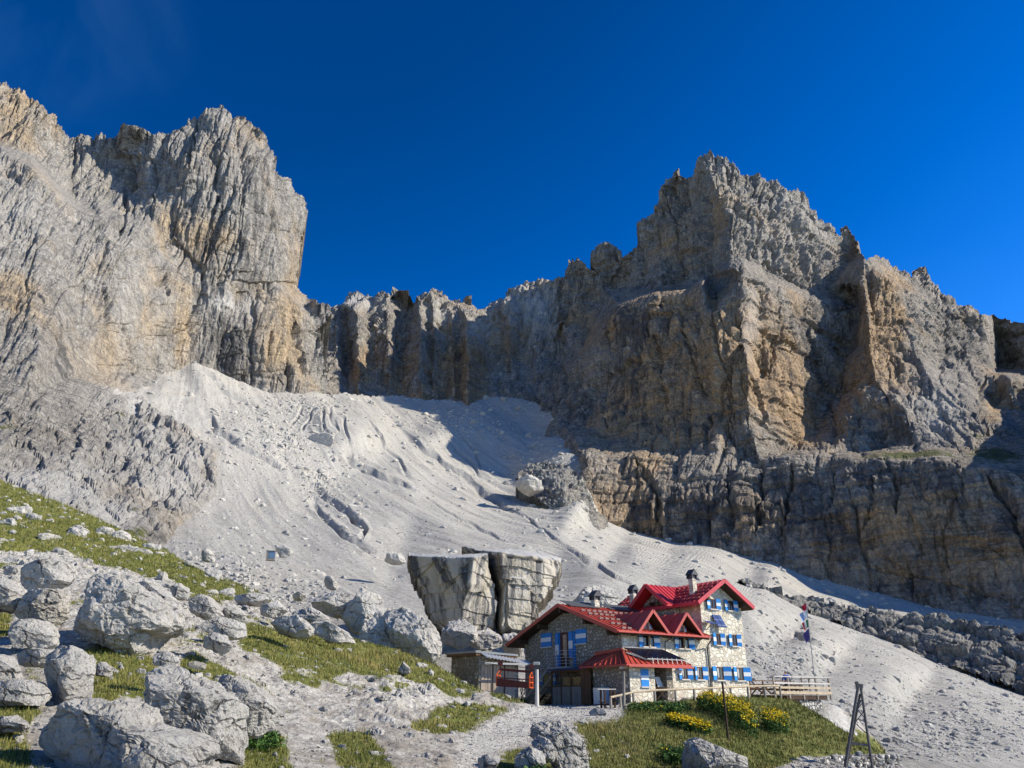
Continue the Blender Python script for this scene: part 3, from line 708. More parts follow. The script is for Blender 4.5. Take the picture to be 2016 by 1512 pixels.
def scree_disp(x, y, z, X, Y, D):
    a = x * .43 - y * .90; c = x * .90 + y * .43
    k = np.clip(D / 300., .15, 1.6)
    dz = 1.9 * k * fbm(c / 30, a / 300, .3, 3, 71, .45) * np.clip(D / 250., 0, 1.2)
    dz = dz + .55 * k * fbm(c / 9, a / 160, .7, 3, 72, .5, True)
    g1, g2, cid = worley(x / (3.0) , y / 3.0, seed=75)
    big = 0
    grey = blobs(X, Y, [(640, 865, 28, 22, .5)]) 
    for pl, w, dep in GUL:
        w = w * 1.2; dep = dep * .85
        d, tt = seg_dist(X + 9 * vnoise(X / 34, Y / 34, .4, 77) + 3 * vnoise(X / 13, Y / 13, .4, 78), Y + 5 * vnoise(X / 30, Y / 30, 5.4, 77), pl)
        e = np.minimum(1, np.minimum(tt, 1 - tt) * 6)
        prof = np.clip(1 - d / w, 0, 1) * e
        rim = np.clip(1 - np.abs(d - w * 1.3) / w, 0, 1) * e * .35
        dz = dz - dep * .8 * (prof ** .8) + dep * rim * .35
        grey = np.maximum(grey, prof * .9)  # shade inside the gullies, put into the colour
    # rubble running down from the gap
    m = blobs(X, Y, [(560, 880, 50, 40, .9), (500, 830, 40, 30, .4), (630, 950, 40, 30, .7), (580, 800, 60, 20, .7), (430, 1130, 60, 30, .5), (1500, 1300, 60, 30, .6), (1080, 940, 50, 30, .5), (1850, 1440, 120, 40, .3)])
    h1, h2, hc = worley(x / 5.5, y / 5.5, z / 5.5, seed=79)
    dz = dz + m * ((hc - .4) * 2.2 * np.clip(k, .3, 1.2))
    gs = blobs(X, Y, [(290, 1040, 50, 30, .5), (450, 1130, 60, 30, .3)])
    return 0, dz, {'grey': grey, 'grass': gs}
relief('scree_slope', T_poly, T_pts, T_chains, scree_disp, M_SCREE, step=1.8, warp=(5, 2), back=25, soft=6, seed=4)
bpy.data.objects['scree_slope']['kind'] = 'structure'

# broken rock steps below the right wall -----------------------------------------
M_STEP = mat_cliff('step_rock', (.33, .31, .275), (.36, .30, .22), s=1.6)
B_poly = [(1440, 1138), (1530, 1160), (1580, 1172), (1700, 1188), (1850, 1212), (2016, 1246), (2070, 1255), (2070, 1375), (1985, 1350), (1930, 1325), (1850, 1300), (1700, 1245), (1620, 1222), (1550, 1190), (1480, 1170)]
B_pts = [(1440, 1140, 250), (1580, 1174, 240), (1700, 1190, 231), (1850, 1214, 216), (2016, 1246, 200), (2070, 1255, 194), (1480, 1172, 240), (1550, 1192, 232), (1620, 1222, 224), (1700, 1248, 214), (1850, 1303, 196), (1930, 1328, 186), (2070, 1380, 168),
         (1700, 1212, 221), (1850, 1250, 205), (1960, 1285, 194)]
def step_disp(x, y, z, X, Y, D):
    h1, h2, hc = worley(x / 6 + .3 * vnoise(x / 5, y / 5, z / 5, 3), y / 9, z / 3.2, seed=91)
    dd = (hc - .5) * 4 + (1 - sep(h2 - h1, 0, .25)) * 1.5
    h1, h2, hc = worley(x / 2.4, y / 3, z / 1.6, seed=92)
    dd = dd + (hc - .5) * 1.6 + (1 - sep(h2 - h1, 0, .25)) * .6
    dd = dd + .8 * fbm(x / 3, y / 3, z / 3, 4, 93)
    o = np.zeros_like(X)
    return dd, 0, {'ochre': o + .1, 'dark': o + .1, 'pale': o + .02, 'grass': o}
relief('rock_steps', B_poly, B_pts, [], step_disp, M_STEP, warp=(7, 3), back=25, seed=5)
bpy.data.objects['rock_steps']['kind'] = 'structure'
# shadowed spur at the mouth of the gully
S_poly = [(1040, 912), (1080, 905), (1120, 915), (1150, 940), (1175, 1000), (1200, 1030), (1180, 1060), (1120, 1030), (1060, 985), (1020, 950), (1015, 938)]
S_pts = [(1040, 912, 425), (1120, 915, 418), (1150, 940, 405), (1175, 1000, 395), (1200, 1035, 392), (1020, 945, 410), (1060, 985, 385), (1120, 1030, 360), (1180, 1062, 350), (1110, 960, 385)]
relief('rock_spur', S_poly, S_pts, [], step_disp, M_STEP, warp=(5, 2), back=25, seed=6)
bpy.data.objects['rock_spur']['kind'] = 'structure'
# ------------------------------------------------------------------ near ground
def pt(px, py, D): return V3(px, py, D)
G_pts = [(-350, 1512, 11), (0, 1530, 13), (300, 1530, 15), (600, 1530, 18.5), (950, 1530, 22), (1200, 1530, 24), (1480, 1530, 26), (1700, 1540, 29), (1900, 1560, 30), (2300, 1600, 30),
         (-350, 1300, 22), (-350, 1100, 45), (-350, 900, 110), (0, 1440, 16), (0, 1330, 22), (0, 1230, 32), (0, 1150, 46), (0, 1080, 64), (0, 1000, 94),
         (150, 1400, 18.5), (150, 1300, 25), (150, 1200, 36), (150, 1120, 56), (150, 1050, 82), (300, 1440, 19), (300, 1340, 24), (300, 1250, 33), (300, 1160, 52), (300, 1110, 74),
         (450, 1470, 20), (450, 1380, 26), (450, 1290, 32), (450, 1220, 44), (450, 1180, 60), (560, 1440, 24), (560, 1360, 31), (560, 1290, 38), (560, 1230, 50),
         (650, 1480, 22), (680, 1420, 28), (680, 1350, 36), (680, 1290, 44), (780, 1480, 24), (780, 1430, 28), (760, 1370, 36), (780, 1325, 46),
         (850, 1450, 27.5), (860, 1390, 38), (870, 1345, 47), (940, 1430, 35), (940, 1400, 41), (930, 1470, 27),
         (1000, 1475, 27), (1000, 1440, 34), (1030, 1415, 42), (1060, 1396, 50), (1100, 1390, 56), (1160, 1389, 56), (1190, 1390, 53), (1120, 1405, 44), (1180, 1412, 41), (1080, 1430, 36), (1120, 1460, 30), (1180, 1450, 33),
         (1203, 1396, 49), (1290, 1384, 51.5), (1368, 1377, 53.5), (1440, 1371, 56), (1500, 1371, 59), (1555, 1376, 60.5),
         (1280, 1410, 42), (1380, 1405, 45), (1480, 1400, 49), (1300, 1460, 33), (1420, 1450, 37), (1530, 1440, 43), (1400, 1490, 30), (1560, 1480, 38), (1620, 1440, 48), (1660, 1470, 43), (1590, 1405, 53), (1740, 1484, 42), (1600, 1490, 37), (1480, 1505, 30)]
G = [pt(*p) for p in G_pts]
# crest of the left slope: behind it the ground falls away
crest = [(-350, 790, 175), (-60, 905, 135), (0, 938, 124), (100, 980, 116), (215, 1024, 106), (300, 1068, 100), (400, 1122, 88), (520, 1166, 74), (600, 1222, 62), (660, 1240, 59), (720, 1266, 57), (800, 1285, 55), (860, 1306, 53), (930, 1350, 52.5), (985, 1378, 54)]
rim = [(1570, 1378, 61), (1625, 1410, 55), (1700, 1458, 47), (1760, 1486, 43)]
cr = [pt(*p) for p in crest]
G_ch = [[(p.x, p.y, p.z) for p in cr]]
for k, dz_ in ((1.06, -2.0), (1.35, -14)):
    for p in cr[:-1]:
        G.append(Vector((p.x * k, p.y * k, p.z + dz_)))
rm = [pt(*p) for p in rim]
G_ch.append([(p.x, p.y, p.z) for p in rm])
for p in rm:
    G.append(Vector((p.x + 1.6, p.y + 1.6, p.z - 1.8))); G.append(Vector((p.x + 12, p.y + 10, p.z - 9)))
G_ch.append([(pt(1760, 1486, 43)[0], 43, pt(1760, 1486, 43)[2]), tuple(pt(1640, 1490, 40)), tuple(pt(1560, 1500, 36.5))])
G.append(pt(1760, 1545, 42)); G.append(pt(1640, 1548, 39)); G.append(pt(1900, 1600, 42))
for q in ((1.5, 60), (1.2, 66), (3, 72), (8, 72), (14, 75), (20, 76), (24, 72), (26, 66)):
    G.append(Vector((q[0], q[1], 0.0 + .025 * max(0, q[0] - 8) if q[1] < 76 else .4)))
G.append(Vector((30, 70, -2))); G.append(Vector((36, 80, -9))); G.append(Vector((-2, 66, -.6))); G.append(Vector((-5, 80, -3))); G.append(Vector((10, 92, -2)))

gpx = np.arange(-330, 2290, 3.6)
gD = np.exp(np.linspace(math.log(11.5), math.log(175), 560))
GU = (gpx - 1008.0) / FPX / CP
UU, DD = np.meshgrid(GU, gD)
GX, GY = UU * DD, DD
GZ = tin(GX, GY, [(p.x, p.y, p.z) for p in G], G_ch)
GZ = blur(GZ, 4)
gpX, gpY = pix((GX, GY, GZ))
def polymask(polys, X, Y, j=9, seed=0):
    wx = j * fbm(X / 30, Y / 18, .5, 4, 300 + seed, .6); wy = .7 * j * fbm(X / 30, Y / 18, 5.5, 4, 301 + seed, .6)
    m = np.zeros(X.shape, bool)
    for p in polys: m |= in_poly(X + wx, Y + wy, p)
    return m
LAWN = [[(1100, 1398), (1200, 1392), (1300, 1386), (1440, 1366), (1590, 1366), (1660, 1420), (1780, 1490), (1560, 1500), (1480, 1530), (1180, 1540), (1150, 1450), (1120, 1425)]]
GRS = [[(-40, 925), (0, 940), (100, 982), (215, 1025), (300, 1070), (400, 1120), (520, 1160), (560, 1200), (470, 1180), (400, 1195), (350, 1150), (250, 1122), (180, 1110), (140, 1095), (-40, 1085)],
       [(165, 1275), (250, 1250), (330, 1330), (300, 1375), (240, 1365), (235, 1390), (150, 1370)], [(-40, 1385), (90, 1395), (50, 1440), (70, 1530), (-40, 1530)],
       [(480, 1225), (560, 1245), (640, 1250), (720, 1310), (640, 1345), (540, 1310), (470, 1270)], [(610, 1225), (720, 1260), (860, 1300), (950, 1365), (900, 1385), (820, 1350), (700, 1325), (620, 1290)],
       [(380, 1280), (470, 1330), (430, 1345), (340, 1320)], [(870, 1400), (930, 1395), (1010, 1390), (1000, 1430), (960, 1450), (850, 1445), (800, 1435)], [(460, 1440), (560, 1450), (580, 1530), (460, 1530)], [(640, 1440), (730, 1440), (780, 1530), (680, 1530)],
       [(980, 1482), (1060, 1470), (1200, 1500), (1200, 1540), (970, 1540)], [(560, 1320), (640, 1345), (620, 1365), (550, 1345)], [(-40, 1220), (20, 1200), (20, 1250), (-40, 1260)], [(1000, 1362), (1060, 1378), (1030, 1390), (960, 1372)], [(1060, 1360), (1100, 1366), (1050, 1384)]]
gmask = polymask(GRS, gpX, gpY)
lawn = polymask(LAWN, gpX, gpY, 5, 3)
inGR = blur(gmask.astype(float), 2); inLW = blur(lawn.astype(float), 2)
n1 = fbm(GX / 1.7, GY / 1.7, .2, 5, 310, .6)
grass = np.clip(inGR * (1.15 + 1.2 * n1) + inLW * 1.4 + 2.8 * np.clip(fbm(GX / 3.0, GY / 4.5, .7, 5, 312, .65) - .07, 0, 1) * (gpX < 900), 0, 1.3)
pathl = [(930, 1512), (940, 1470), (985, 1445), (1050, 1415), (1090, 1393), (1200, 1388)]
pd, _ = seg_dist(gpX, gpY, pathl)
path = np.clip(1 - (pd - 20) / 28, 0, 1) * (gpY > 1384)
path = np.maximum(path, ((gpY > 1384) & (gpY < 1400) & (gpX > 1040) & (gpX < 1195)) * 1.0)
plat = ((GX > .2) & (GX < 26) & (GY > np.where(GX > 6, 52.9 + (GX - 7) * .56, 55)) & (GY < 80))
flat = np.clip(np.maximum(path * .85, plat), 0, 1)
grass = grass * (1 - path) * (1 - plat)
scale = np.clip(GY / 30, .5, 2.5)
rock = blobs(gpX, gpY, [(800, 1370, 90, 35, 1.0), (900, 1400, 60, 25, .7), (560, 1345, 60, 30, .4), (420, 1250, 140, 30, .4), (60, 1090, 120, 30, .5), (300, 1095, 60, 16, .7)])
w1, w2, wc = worley(GX / 1.1, GY / 1.1, seed=320)
w3, w4, wd = worley(GX / .45, GY / .45, seed=321)
rr = .18 * fbm(GX / 2.6, GY / 2.6, .4, 5, 322, .6) * scale
rr = rr + (1 - np.clip(grass, 0, 1)) * (.16 * (wc - .45) * np.clip((w2 - w1) * 4, 0, 1) + .07 * (wd - .4) * np.clip((w4 - w3) * 4, 0, 1)) * scale
rr = rr + rock * (.55 * (wc - .5) + .5 * fbm(GX / 1.3, GY / 1.3, GZ / 1.3, 4, 323, .6, True))
GZ = GZ + rr * (1 - flat * .93) * (1 - .5 * inLW)
gpX, gpY = pix((GX, GY, GZ))

t = NT('ground')
peb = t.vor((7, 7, 7)); peb2 = t.vor((2.2, 2.2, 2.2)); pebc = t.vor((7, 7, 7), out='Color')
sepc = t.n('ShaderNodeSeparateColor'); t.l(pebc, sepc.inputs[0])
stone = t.ramp(sepc.outputs[0], [(0, (.27, .25, .215)), (.4, (.39, .365, .32)), (1, (.52, .49, .44))])
soil = t.ramp(t.noise((1.3, 1.3, 1.3), 7, .7), [(.3, (.20, .165, .13)), (.55, (.33, .295, .25)), (.75, (.44, .41, .37))])
sf = t.mth('MULTIPLY', t.mth('SUBTRACT', t.mth('ADD', t.noise((.9, .9, .9), 5, .65), t.mth('MULTIPLY', t.attr('pale'), .20)), .48), 6, True)
c = t.mix(sf, soil, stone)
c = t.mix(t.attr('path'), c, t.ramp(sepc.outputs[1], [(0, (.45, .42, .37)), (1, (.60, .57, .51))]))
gr = t.ramp(t.noise((1.1, 1.1, 1.1), 7, .72), [(.25, (.05, .07, .016)), (.42, (.11, .125, .028)), (.56, (.17, .165, .045)), (.72, (.26, .21, .08))])
dirt = t.ramp(t.noise((3, 3, 3), 6, .7), [(.3, (.10, .07, .045)), (.7, (.20, .15, .095))])
gr = t.mix(t.attr('dry'), gr, dirt)
gf = t.mth('MULTIPLY', t.mth('SUBTRACT', t.mth('ADD', t.attr('grass'), t.mth('MULTIPLY', t.mth('SUBTRACT', t.noise((2.2, 2.2, 2.2), 8, .75), .5), 2.4)), .5), 4, True)
c = t.mix(gf, c, gr)
t.col(c)
hgt = t.mth('ADD', t.mth('MULTIPLY', peb, .25), t.mth('MULTIPLY', peb2, .5))
t.bump(t.mth('ADD', hgt, t.noise((4, 4, 4), 8, .75)), .14, .9)
M_GROUND = t.m
nr, nc = GX.shape
ii = np.arange(nr * nc).reshape(nr, nc)
GF = np.stack([ii[:-1, :-1].ravel(), ii[:-1, 1:].ravel(), ii[1:, 1:].ravel(), ii[1:, :-1].ravel()], 1)
dry = np.maximum(blobs(gpX, gpY, [(1190, 1435, 60, 22, .8), (1230, 1470, 50, 25, .7), (1340, 1470, 30, 18, .4), (1380, 1395, 60, 10, .35)]), 0) * np.clip(.8 + 1.2 * n1, 0, 1.2)
np_mesh('ground', np.stack([GX.ravel(), GY.ravel(), GZ.ravel()], 1), GF, M_GROUND,
        {'grass': grass.ravel(), 'path': np.clip(flat, 0, 1).ravel(), 'dry': dry.ravel(), 'pale': rock.ravel() + .5 * (gpX < 700).ravel()}, smooth=False)['kind'] = 'structure'
# lowest sheet: keeps the light from coming from under the scene
me = bpy.data.meshes.new('light_stop_sheet')
me.from_pydata([(-2500, -400, -30), (2500, -400, -30), (2500, 3000, -30), (-2500, 3000, -30)], [], [(0, 1, 2, 3)])
t = NT('light_stop_sheet'); t.col(t.ramp(t.noise((.05, .05, .05), 6, .6), [(.3, (.12, .13, .06)), (.7, (.34, .33, .30))]))
tag(link('light_stop_sheet', me, t.m), kind='structure')

def gz(x, y):
    """height of the near ground (arrays or numbers)"""
    u = np.asarray(x, float) / np.asarray(y, float); l = np.log(np.asarray(y, float))
    a = np.clip((u - GU[0]) / (GU[1] - GU[0]), 0, nc - 1.001); b = np.clip((l - math.log(11.5)) / (math.log(175 / 11.5) / 559), 0, nr - 1.001)
    i, j = b.astype(int), a.astype(int); fb, fa = b - i, a - j
    return (GZ[i, j] * (1 - fa) + GZ[i, j + 1] * fa) * (1 - fb) + (GZ[i + 1, j] * (1 - fa) + GZ[i + 1, j + 1] * fa) * fb

# ------------------------------------------------------------------ boulders
def ico(sub):
    bm = bmesh.new(); bmesh.ops.create_icosphere(bm, subdivisions=sub, radius=1)
    v = np.array([q.co[:] for q in bm.verts]); f = np.array([[w.index for w in p.verts] for p in bm.faces]); bm.free()
    return v, f
ICO = {k: ico(k) for k in (1, 2, 3, 4, 5, 6)}

t = NT('boulder_rock')
f1 = t.noise((2.2, 2.2, 2.2), 9, .72)
c = t.ramp(f1, [(.28, (.30, .27, .235)), (.45, (.48, .45, .40)), (.62, (.59, .555, .505)), (.8, (.67, .64, .59))])
c = t.mix(t.mth('MULTIPLY', t.mth('SUBTRACT', t.noise((.55, .55, .55), 6, .65), .50), 3.5, True), c, t.ramp(t.noise((5, 5, 5), 7, .7), [(.3, (.24, .235, .225)), (.7, (.40, .39, .375))]))
c = t.mix(t.mth('MULTIPLY', t.mth('SUBTRACT', t.noise((1.1, 1.1, .7), 6, .7, 1.0), .60), 4, True), c, (.40, .315, .22))
v = t.n('ShaderNodeTexVoronoi', feature='DISTANCE_TO_EDGE'); v.inputs['Scale'].default_value = 1; wv = t.n('ShaderNodeMix', data_type='VECTOR')
nz = t.n('ShaderNodeTexNoise'); nz.inputs['Scale'].default_value = 1.6; nz.inputs['Detail'].default_value = 6; t.l(t.co, nz.inputs['Vector'])
wv.inputs['Factor'].default_value = .45; t.l(t.vec((.8, .8, 1.1)), wv.inputs[4]); t.l(nz.outputs['Color'], wv.inputs[5]); t.l(wv.outputs[1], v.inputs['Vector'])
crk = t.mth('SUBTRACT', 1, t.mth('MULTIPLY', v.outputs['Distance'], 45, True), True)
c = t.mix(t.mth('MULTIPLY', crk, t.mth('MULTIPLY', t.mth('SUBTRACT', t.noise((.9, .9, .9), 3), .42), 5, True)), c, (.11, .10, .09))
pit = t.mth('MULTIPLY', t.mth('SUBTRACT', t.noise((7, 7, 7), 5, .7), .60), 8, True)
c = t.mix(t.mth('MULTIPLY', pit, .7), c, (.16, .15, .14))
t.col(c)
hh = t.mth('SUBTRACT', t.mth('ADD', f1, t.mth('MULTIPLY', t.noise((9, 9, 9), 6, .75), .35)), t.mth('ADD', t.mth('MULTIPLY', crk, .4), t.mth('MULTIPLY', pit, .35)))
t.bump(hh, .30, .95)
M_BOULD = t.m

def rock_co(v, ax, seed, facets=14, rough=.08, sq=3.4, tight=.86):
    """unit-sphere points -> a rough faceted block with semi-axes ax (outline function or numbers)"""
    rng = random.Random(seed)
    a, c_, b = v[:, 0], v[:, 1], v[:, 2]
    s = np.hypot(a, b); ph = np.arctan2(b, a)
    q = (s ** sq + np.abs(c_) ** sq) ** (1 / sq)
    s2, c2 = s / q, c_ / q
    rho = ax[0](ph) if callable(ax[0]) else None
    if rho is None:
        q2 = (np.abs(np.cos(ph)) ** sq + np.abs(np.sin(ph)) ** sq) ** (-1 / sq)
        px_, pz_ = ax[0] * np.cos(ph) * q2 * s2, ax[2] * np.sin(ph) * q2 * s2
        R = (ax[0] * ax[1] * ax[2]) ** (1 / 3)
    else:
        px_, pz_ = rho * np.cos(ph) * s2, rho * np.sin(ph) * s2
        R = float(np.mean(rho))
    P = np.stack([px_, ax[1] * c2, pz_], 1)
    for i in range(facets):
        n = Vector((rng.gauss(0, .7), rng.gauss(0, 1), rng.gauss(0, .7))).normalized()
        if callable(ax[0]) and abs(n.y) < .35: n.y = .5 * (1 if n.y >= 0 else -1); n.normalize()
        n = np.array(n[:])
        d = (P @ n); m = d.max() * rng.uniform(tight - .22, tight + .06)
        P = P - np.outer(np.maximum(0, d - m) * .93, n)
    nn = v / np.linalg.norm(v, axis=1, keepdims=True)
    X_, Y_, Z_ = [P[:, k] / R + seed * 3.7 for k in range(3)]
    g1, g2, cid = worley(X_ * 1.5, Y_ * 1.5, Z_ * 1.9, seed=seed + 3)
    h1, h2, cid2 = worley(X_ * 4, Y_ * 4, Z_ * 5, seed=seed + 4)
    g3, g4, cid3 = worley(X_ * 9 + .3 * cid, Y_ * 9, Z_ * 11, seed=seed + 5)
    d = (cid - .5) * 1.9 - .5 * np.clip(1 - (g2 - g1) * 9, 0, 1) + (cid2 - .5) * .9 - .25 * np.clip(1 - (h2 - h1) * 7, 0, 1) + (cid3 - .5) * .42 + .5 * fbm(X_ * 1.3, Y_ * 1.3, Z_ * 1.3, 5, seed + 7, .58)
    d = d + .30 * fbm(X_ * 6, Y_ * 6, Z_ * 6, 4, seed + 8, .65, True) + .16 * vnoise(X_ * 26, Y_ * 26, Z_ * 26, seed + 9)
    return P + nn * (d * rough * R)[:, None]

def boulder(poly, D, th, label, seed, sub=5, rough=.08, facets=16, name='boulder', mat=None, cat='boulder', sq=5.0, tight=.84, lean=0.0):
    w = [V3(p[0], p[1], D) for p in poly]
    cx = sum(q.x for q in w) / len(w); cz = sum(q.z for q in w) / len(w)
    # centroid of the bounding box mixes in, so that the outline is star-shaped from it
    cx = .5 * cx + .25 * (min(q.x for q in w) + max(q.x for q in w)); cz = .5 * cz + .25 * (min(q.z for q in w) + max(q.z for q in w))
    PH = np.linspace(-PI, PI, 181); RR = np.zeros(181)
    for k, ph in enumerate(PH):
        dx, dz = math.cos(ph), math.sin(ph); best = 0
        for i in range(len(w)):
            a, b = w[i], w[(i + 1) % len(w)]
            ex, ez = b.x - a.x, b.z - a.z
            den = dx * ez - dz * ex
            if abs(den) < 1e-9: continue
            tt = ((a.x - cx) * ez - (a.z - cz) * ex) / den
            uu = ((a.x - cx) * dz - (a.z - cz) * dx) / den
            if tt > 0 and -1e-6 <= uu <= 1 + 1e-6: best = max(best, tt)
        RR[k] = best
    RR = np.maximum(RR, .05)
    fn = lambda ph: np.interp(ph, PH, RR)
    v, f = ICO[sub]
    P = rock_co(v, (fn, th, 1), seed, facets, rough, sq, tight)
    P[:, 1] += lean * P[:, 2]
    o = np_mesh(name, P, f, mat or M_BOULD)
    o.location = (cx, D + th * .55, cz)
    tag(o, label, cat)
    return o
